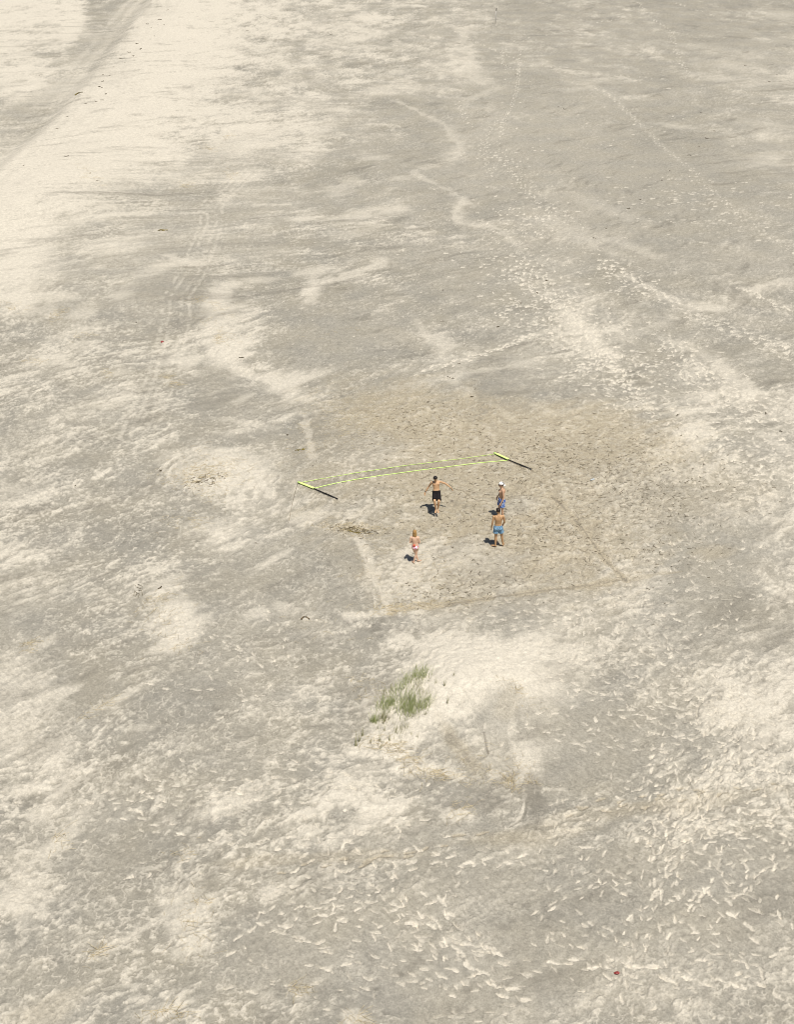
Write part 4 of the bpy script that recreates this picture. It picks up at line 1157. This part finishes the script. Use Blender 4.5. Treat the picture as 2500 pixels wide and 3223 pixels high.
def cord(p, q, r=.0014):
    t = (q - p).normalized(); s_ = t.cross(Vector((0, 0, 1))).normalized() * r; u_ = Vector((0, 0, r * 1.4))
    A_ = [b.verts.new(p + s_), b.verts.new(p - s_), b.verts.new(p + u_)]; B_ = [b.verts.new(q + s_), b.verts.new(q - s_), b.verts.new(q + u_)]
    for k_ in range(3): b.faces.new((A_[k_], A_[(k_ + 1) % 3], B_[(k_ + 1) % 3], B_[k_]))


NC, NR = 84, 9
grid = []
for i in range(NC + 1):
    col = []
    for j in range(NR + 1):
        q = along(tp, i / NC).lerp(along(bt, i / NC), j / NR)
        q = q + Vector((random.gauss(0, .012), random.gauss(0, .012), 0))
        q.z = ground_z(q.x, q.y) + .012
        col.append(q)
    grid.append(col)
for i in range(NC + 1):
    for j in range(NR + 1):
        if i < NC: cord(grid[i][j], grid[i + 1][j])
        if j < NR: cord(grid[i][j], grid[i][j + 1])
on_net(link_mesh('mesh', b, CORD, None, False))

# ------------------------------------------------------------------ beach grass
def grass_mat(name, a, b_):
    m, nt, bs = new_mat(name)
    tc = nt.nodes.new('ShaderNodeTexCoord').outputs['Object']
    c = ramp(nt, tex_noise(nt, 9.0, 3, .7, tc), [(.3, a), (.7, b_)])
    nt.links.new(c, bs.inputs['Base Color'])
    bs.inputs['Roughness'].default_value = .55
    tr = nt.nodes.new('ShaderNodeBsdfTranslucent'); nt.links.new(c, tr.inputs[0])
    mx = nt.nodes.new('ShaderNodeMixShader'); mx.inputs[0].default_value = .4
    out = nt.nodes['Material Output']
    nt.links.new(bs.outputs[0], mx.inputs[1]); nt.links.new(tr.outputs[0], mx.inputs[2]); nt.links.new(mx.outputs[0], out.inputs[0])
    return m


GRASS = grass_mat('marram_green', (0.43, 0.51, 0.17), (0.67, 0.69, 0.33))
GRASS2 = grass_mat('marram_dry', (0.48, 0.48, 0.24), (0.64, 0.59, 0.35))


def blade(b, base, h, lean, az, r, nseg=4):
    d = Vector((math.cos(az), math.sin(az), 0)); s = Vector((-d.y, d.x, 0))
    prev = None
    for i in range(nseg + 1):
        t = i / nseg
        c = base + d * (lean * t ** 1.8) + Vector((0, 0, h * (t - .22 * lean / max(h, .01) * t * t)))
        w = r * (1 - t) ** .7 + .0006
        ring = [b.verts.new(c + s * w), b.verts.new(c - s * w), b.verts.new(c + d * w * .5)]
        if prev:
            for q in range(3): b.faces.new((prev[q], prev[(q + 1) % 3], ring[(q + 1) % 3], ring[q]))
        prev = ring


def tuft(name, label, spots, n, h, mat, seed, spread_m=.10, group=None, lean=(.5, 1.3), r=.0042):
    """blades rooted over surveyed spots; each blade bends with the sea wind to the right"""
    rs = random.Random(seed)
    c = GP(*spots[0])
    b = bmesh.new()
    for q in range(int(n * (.62 if n > 20 else 1))):
        s = rs.choice(spots)
        p = GP(s[0] + rs.gauss(0, 1) * spread_m * 90 * 1.1, s[1] + rs.gauss(0, 1) * spread_m * 60 * 1.1, -.02)
        az = rs.gauss(.75, .9)
        hh = h * rs.uniform(.45, 1.15)
        blade(b, p - c, hh, hh * rs.uniform(*lean) * .7, az, r * rs.uniform(.7, 1.2))
    o = link_mesh(name, b, mat)
    o.location = c
    tag(o, label, 'grass', group)
    return o


tuft('grass_tuft', 'round green grass tuft standing farthest back on the pale dune', [(1318, 2162), (1326, 2158), (1308, 2160), (1332, 2150)], 260, .42, GRASS, 1, .13)
tuft('grass_tuft', 'long low green grass tuft in a row behind a sand hump', [(1240, 2196), (1252, 2190), (1265, 2186), (1278, 2180), (1285, 2176), (1275, 2165), (1272, 2158)], 260, .34, GRASS, 2, .10)
tuft('grass_tuft', 'dense dark green grass tuft at the left of the clump', [(1218, 2232), (1225, 2228), (1212, 2236), (1205, 2245), (1232, 2222), (1200, 2228)], 330, .40, GRASS, 3, .13)
tuft('grass_tuft', 'largest and widest green grass tuft in the middle of the clump', [(1270, 2255), (1282, 2250), (1295, 2252), (1308, 2250), (1265, 2240), (1280, 2225), (1278, 2210), (1300, 2235), (1318, 2248), (1290, 2262)], 720, .44, GRASS, 4, .14)
tuft('grass_tuft', 'thin green grass tuft behind the right end of the clump', [(1312, 2200), (1322, 2210), (1330, 2218), (1310, 2185)], 110, .34, GRASS2, 5, .14)
tuft('grass_tuft', 'narrow green grass tuft at the right edge of the clump', [(1338, 2248), (1344, 2240), (1350, 2232)], 110, .36, GRASS, 6, .08)
tuft('grass_tuft', 'small fan shaped green grass tuft low at the left', [(1176, 2278), (1178, 2276), (1172, 2276)], 110, .36, GRASS, 7, .07, lean=(.2, 1.3))
tuft('grass_tuft', 'loose yellow green grass tuft beside the fan shaped tuft', [(1200, 2276), (1206, 2277), (1210, 2270)], 120, .38, GRASS2, 8, .08)
tuft('grass_tuft', 'sparse grey green grass tuft in front of the clump', [(1262, 2308), (1268, 2302), (1258, 2318)], 90, .34, GRASS2, 9, .13)
tuft('grass_tuft', 'faint dry grass tuft left behind the clump', [(1215, 2190), (1225, 2186), (1235, 2180), (1212, 2196)], 80, .28, GRASS2, 10, .09)
for i, (x, y, n, h) in enumerate([(1350, 2180, 7, .26), (1372, 2188, 6, .28), (1398, 2200, 12, .34), (1408, 2246, 7, .34), (1120, 2350, 14, .48), (1130, 2335, 12, .42), (1142, 2318, 12, .36), (1196, 2338, 9, .42), (1196, 2362, 6, .32), (1226, 2336, 6, .38),
                                  (1210, 2305, 6, .3), (1189, 2300, 6, .3), (1166, 2340, 8, .3), (1297, 2320, 5, .25), (1315, 2330, 5, .25), (1427, 2172, 8, .22), (1340, 2270, 8, .24), (1245, 2314, 6, .26), (1308, 2130, 5, .34)]):
    tuft('grass_sprig', 'thin upright grass sprig standing alone on pale sand near the green clump', [(x, y)], n, h, GRASS2, 40 + i, .02, 'single grass sprigs round the green clump', (.15, .9), .005)

# ------------------------------------------------------------------ dry straw, uncountable
STRAW = plain('dry_straw', (0.50, 0.415, 0.26), .8, (7, .45), .2)
STRAW_D = plain('dark_wrack', (0.15, 0.118, 0.065), .85, (9, .45), .2)


def straw(name, label, clusters, mat, seed, rad=.004):
    rs = random.Random(seed)
    b = bmesh.new()
    for cx, cy, rx, ry, n, ln, rot in clusters:
        c_, s_ = math.cos(R(rot)), math.sin(R(rot))
        for _ in range(n):
            u, v = rs.gauss(0, .55) * rx, rs.gauss(0, .55) * ry
            p = GP(cx + u * c_ + v * s_, cy - u * s_ + v * c_, .008)
            a = rs.gauss(R(rot) * 1.3, .9); L = ln * rs.uniform(.35, 1.3)
            d = Vector((math.cos(a), math.sin(a), rs.gauss(.03, .10)))
            m_ = p + d * L * .5 + Vector((rs.gauss(0, .03), rs.gauss(0, .03), rs.uniform(0, .03)))
            q = p + d * L
            r = rad * rs.uniform(.7, 1.4)
            rr = []
            for w in (p, m_, q):
                s2 = Vector((-d.y, d.x, 0)) * r
                rr.append([b.verts.new(w + s2), b.verts.new(w - s2), b.verts.new(w + Vector((0, 0, r * 1.5)))])
            for A_, B_ in zip(rr[:-1], rr[1:]):
                for k_ in range(3): b.faces.new((A_[k_], A_[(k_ + 1) % 3], B_[(k_ + 1) % 3], B_[k_]))
    o = link_mesh(name, b, mat, None, False)
    tag(o, label, 'straw', kind='stuff')
    return o


straw('dry_straw', 'dry straw stalks strewn in loose drifts over the sand', [
    (1090, 1658, 100, 14, 136, .38, -4), (1120, 1665, 56, 19, 104, .38, -8), (1200, 1730, 50, 125, 56, .3, -60), (1225, 1910, 62, 16, 104, .35, 3), (1330, 1898, 137, 12, 104, .3, 6), (1290, 1860, 100, 56, 56, .28, 0), (1370, 1790, 75, 84, 56, .3, 0),
    (640, 1490, 100, 47, 192, .34, 10), (700, 1465, 87, 56, 128, .32, -20), (600, 1495, 37, 33, 88, .34, 30), (560, 1500, 75, 30, 48, .3, 0), (640, 1545, 75, 28, 64, .3, -20), (590, 1640, 75, 28, 64, .3, 0),
    (510, 1950, 87, 84, 72, .3, 40), (490, 1895, 50, 19, 40, .3, 20), (560, 2040, 50, 16, 24, .28, 0), (1050, 1310, 100, 56, 80, .32, -30), (1120, 1350, 100, 61, 104, .3, 0), (990, 1400, 25, 84, 40, .3, -70), (1180, 1290, 150, 56, 64, .28, 0),
    (1210, 2345, 75, 19, 48, .36, -10), (1250, 2375, 112, 22, 72, .40, -22), (1310, 2420, 62, 25, 48, .40, -30), (1390, 2440, 100, 14, 64, .38, -10), (1150, 2175, 75, 42, 48, .35, -30), (1603, 2468, 17, 30, 56, .42, 60), (1640, 2420, 25, 56, 40, .25, 60),
    (1630, 2200, 15, 56, 36, .22, 60), (1440, 2550, 50, 30, 36, .4, 20), (1600, 2215, 25, 84, 24, .2, 60), (1655, 2460, 10, 56, 24, .25, 80), (1500, 2400, 75, 70, 32, .35, -40), (90, 2030, 32, 19, 40, .3, 20), (300, 2235, 75, 14, 32, .3, 25),
    (520, 3185, 75, 16, 48, .35, 0), (300, 3000, 32, 14, 32, .35, 30), (590, 2930, 62, 84, 48, .32, 30), (630, 2830, 37, 33, 20, .35, -20), (930, 3110, 27, 16, 32, .35, -10), (560, 2680, 75, 22, 16, .35, 10), (190, 2640, 50, 28, 20, .4, 50),
    (1120, 3205, 37, 19, 32, .35, -10), (100, 1140, 37, 11, 32, .4, 0), (170, 990, 25, 14, 48, .4, 60), (250, 1055, 50, 8, 24, .4, 10), (340, 1180, 20, 14, 24, .35, 50), (520, 1182, 27, 7, 32, .4, 0), (545, 1206, 27, 8, 40, .4, 0), (690, 1040, 20, 84, 48, .4, 60),
    (680, 1065, 15, 14, 48, .4, 20), (620, 940, 37, 11, 32, .45, 0), (680, 960, 50, 11, 32, .4, -40), (1060, 1040, 150, 11, 16, .3, 10), (720, 555, 17, 16, 32, .6, 60), (580, 585, 20, 8, 32, .7, 10), (1000, 1990, 150, 84, 16, .3, 0),
    (710, 430, 10, 7, 24, .8, 30), (655, 470, 10, 28, 32, .7, 70), (290, 570, 37, 11, 32, .8, -40), (190, 980, 37, 8, 16, .5, 0), (30, 965, 37, 14, 32, .5, -20), (940, 1340, 37, 42, 16, .3, -60), (1240, 1640, 50, 28, 24, .28, 0)], STRAW, 5, .0034)
WEED_C = plain('court_wrack', (0.105, 0.082, 0.046), .85, (9, .45), .2)
straw('dark_wrack', 'dark bits of weed trodden into the court sand', [
    (1480, 1560, 330, 150, 435, .16, 5), (1330, 1340, 170, 80, 198, .16, 5), (1700, 1420, 260, 90, 303, .16, 5), (1930, 1470, 260, 110, 264, .18, 5), (1730, 1680, 240, 120, 264, .16, 5), (2100, 1560, 260, 90, 171, .18, 5), (2050, 1720, 260, 140, 145, .18, 5),
    (1450, 1850, 220, 50, 118, .16, 5), (640, 1510, 60, 20, 79, .2, 10), (1110, 1664, 60, 8, 79, .22, -5)], WEED_C, 6, .0065)

# ------------------------------------------------------------------ scattered pieces of drift weed
def weed_mesh(seed, strands=5, L=.14, r=.022):
    rs = random.Random(seed)
    b = bmesh.new()
    for q in range(strands):
        p = Vector((rs.gauss(0, L * .25), rs.gauss(0, L * .18), r * .6)); a = rs.uniform(0, 6.28)
        pts = []
        for i in range(5):
            pts.append((p.copy(), r * rs.uniform(.5, 1.1) * (1.1 - .2 * abs(i - 2)), r * rs.uniform(.4, .9)))
            a += rs.gauss(0, .6)
            p = p + Vector((math.cos(a), math.sin(a) * .6, rs.gauss(0, .12))) * L * .3
            p.z = max(p.z, r * .3)
        tube(b, pts, Vector((0, 0, 1)), 6)
    me = bpy.data.meshes.new('weed')
    bmesh.ops.recalc_face_normals(b, faces=b.faces[:])
    b.to_mesh(me); b.free()
    for p in me.polygons: p.use_smooth = True
    return me


WEED = plain('dry_weed', (0.075, 0.058, 0.034), .85, (12, .5), .2)
OLIVE = plain('olive_weed', (0.20, 0.155, 0.045), .85, (12, .5), .2)
WM = [weed_mesh(s) for s in range(4)]
for w in WM: w.materials.append(WEED)
WO = [weed_mesh(s + 10, 7, .16, .018) for s in range(3)]
for w in WO: w.materials.append(OLIVE)


def put(mesh, name, px, py, sc, label, cat, group=None, rz=None, sq=1.0):
    o = bpy.data.objects.new(name, mesh)
    COL.objects.link(o)
    o.location = GP(px, py, -.004)
    o.rotation_euler.z = random.uniform(0, 6.28) if rz is None else rz
    o.scale = (sc, sc * sq, sc)
    return tag(o, label, cat, group)


random.seed(21)
LA = 'dark clump of drift weed in the line along the pale bank'
for x, y in [(737, 20), (715, 65), (685, 108), (630, 125), (645, 142), (585, 210), (600, 235), (550, 250), (515, 275), (535, 292), (485, 312), (440, 345), (440, 375), (435, 405), (455, 430), (340, 425), (365, 470), (410, 460), (440, 455), (290, 525), (245, 580), (700, 130), (660, 175), (570, 265), (465, 350), (425, 400)]:
    put(random.choice(WM), 'weed_clump', x / 1.355, y / 1.355, random.uniform(.9, 2.0), LA, 'seaweed', 'drift weed along the pale bank', sq=.6)
LB = 'small dark lump of weed on the open grey sand at the far upper right'
for x, y in [(505, 320), (1300, 478), (1355, 558), (1320, 590), (1290, 625), (1250, 660), (1165, 730), (1130, 768), (1040, 850), (990, 888), (945, 928), (895, 972), (843, 1012), (1485, 280), (1590, 345), (690, 455), (715, 465), (1625, 318),
             (640, 1192), (530, 1289), (265, 1554), (195, 1232), (190, 1319), (195, 1366), (220, 1614), (240, 1619), (135, 1714), (320, 1694), (430, 1394), (600, 1244), (1200, 1770), (1575, 1765), (1640, 1840)]:
    lb, gr = LB, 'dark lumps of weed on the open sand'
    if 470 < y < 1020 and x > 800: lb, gr = 'dark lump of weed in the slanting row across the far right sand', 'slanting row of weed lumps on the right'
    elif y > 1100: lb, gr = 'dark lump of weed on the grey sand just behind the net', 'weed lumps behind the net'
    if y > 1740: lb, gr = 'dark lump of weed among the trodden prints far right of the net', 'weed lumps among the prints'
    put(random.choice(WM), 'weed_lump', 1250 + x / 1.355, y / 1.355, random.uniform(.6, 1.05) * (1.3 if y < 900 else 1), lb, 'seaweed', gr)
for x, y in [(105, 740), (285, 700), (385, 765), (420, 790), (130, 318), (165, 320), (15, 400), (1290, 85), (1410, 148), (1055, 130), (1070, 165), (580, 1372), (1035, 1525), (1225, 1852), (685, 2005), (320, 2070)]:
    put(random.choice(WM), 'weed_scrap', x / 1.355, y / 1.355, random.uniform(.7, 1.4), 'small dark scrap of weed lying on pale sand on the left', 'seaweed', 'dark weed scraps on the pale sand', sq=.5)
put(WO[0], 'weed_heap', 512, 726, 2.2, 'olive green weed heap with a pale sand tail behind it', 'seaweed', rz=.2, sq=.7)
put(WO[1], 'weed_heap', 1118, 1672, 1.5, 'brown weed heap at the corner of the churned court', 'seaweed', rz=2.9, sq=.5)
put(WO[2], 'weed_heap', 948, 1412, 1.3, 'little olive weed heap left of the far end of the court', 'seaweed', rz=.3, sq=.6)


def twig(name, label, cat, strokes, mat, r):
    c = GP(*strokes[0][0])
    b = bmesh.new()
    for s in strokes:
        pts = [GP(*p, r * .9 + .01 * (i % 2)) - c for i, p in enumerate(resample(s, 9))]
        if len(pts) < 2: continue
        tube(b, [(p, r * (1.1 - .6 * i / len(pts)), r * (1.1 - .6 * i / len(pts))) for i, p in enumerate(pts)], None, 6)
    o = link_mesh(name, b, mat)
    o.location = c
    return tag(o, label, cat)


twig('weed_tangle', 'tangled dark weed branches on pale sand left of the court', 'seaweed', [[(425, 1846), (436, 1843), (448, 1848)], [(430, 1850), (440, 1855), (449, 1852)], [(422, 1862), (430, 1870), (426, 1880)], [(435, 1860), (445, 1862), (448, 1875)], [(428, 1868), (438, 1872), (434, 1882)], [(422, 1866), (420, 1878)]], STRAW_D, .009)
twig('twig', 'dark forked twig lying on the pale drift beside the weed tangle', 'twig', [[(497, 1856), (508, 1856)], [(500, 1857), (509, 1849)]], WEED, .018)
BARK = plain('bark', (0.16, 0.12, 0.075), .85, (14, .4), .2)
twig('driftwood', 'short brown curved driftwood stick on the grey sand', 'driftwood', [[(948, 1949), (955, 1944), (964, 1944), (974, 1948)]], BARK, .032)
twig('seaweed_strand', 'curved olive weed strand lying over the bank tracks', 'seaweed', [[(237, 317), (248, 313), (262, 313)]], OLIVE, .05)

# red shell scrap, dark red lid, light litter
RED = plain('red_plastic', (0.28, 0.045, 0.04), .5, (20, .3), .4)
b = bmesh.new()
for q in range(3):
    ball(b, (random.gauss(0, .02), random.gauss(0, .015), .02 + q * .012), .075 - q * .014, .05 - q * .008, .022, None, 10, lambda c, p: p * (1 + .15 * math.sin(5 * c.x + 3 * c.y)))
o = link_mesh('red_scrap', b, RED); o.location = GP(1945, 3065); tag(o, 'crumpled dark red scrap half buried among footprints', 'litter')
b = bmesh.new(); tube(b, [((0, 0, 0), .08, .08), ((0, 0, .03), .085, .085), ((0, 0, .04), .05, .05)], None, 12)
o = link_mesh('red_litter', b, RED); o.location = GP(510, 1075, -.005); o.rotation_euler = (.3, .1, 0); tag(o, 'small round dark red bit of litter left of the wheel tracks', 'litter')
b = bmesh.new(); tube(b, [((-.11, 0, .035), .012, .012), ((-.085, 0, .035), .013, .013), ((-.06, 0, .036), .034, .034), ((.09, 0, .036), .036, .036), ((.10, 0, .036), .028, .028)], None, 12)
o = link_mesh('plastic_bottle', b, plain('pale_plastic', (.5, .54, .56), .25, (10, .1), .5)); o.location = GP(1866, 1508); o.rotation_euler.z = .5; tag(o, 'small pale plastic bottle lying on the trodden sand right of court', 'bottle')

# thin marker post far off
post = empty('marker_post', GP(1560, 76)); tag(post, 'thin pale marker post with a dark top far up the beach', 'post')
b = bmesh.new(); tube(b, [((0, 0, -.1), .045, .045), ((.02, 0, .9), .042, .042), ((.06, 0, 1.62), .040, .040)], None, 10); link_mesh('shaft', b, plain('pale_wood', (.55, .52, .47), .8, (6, .2), .2), post)
b = bmesh.new(); tube(b, [((.06, 0, 1.60), .055, .055), ((.075, 0, 1.86), .055, .055), ((.077, 0, 1.9), .03, .03)], None, 10); link_mesh('cap', b, DARK_PLASTIC, post)
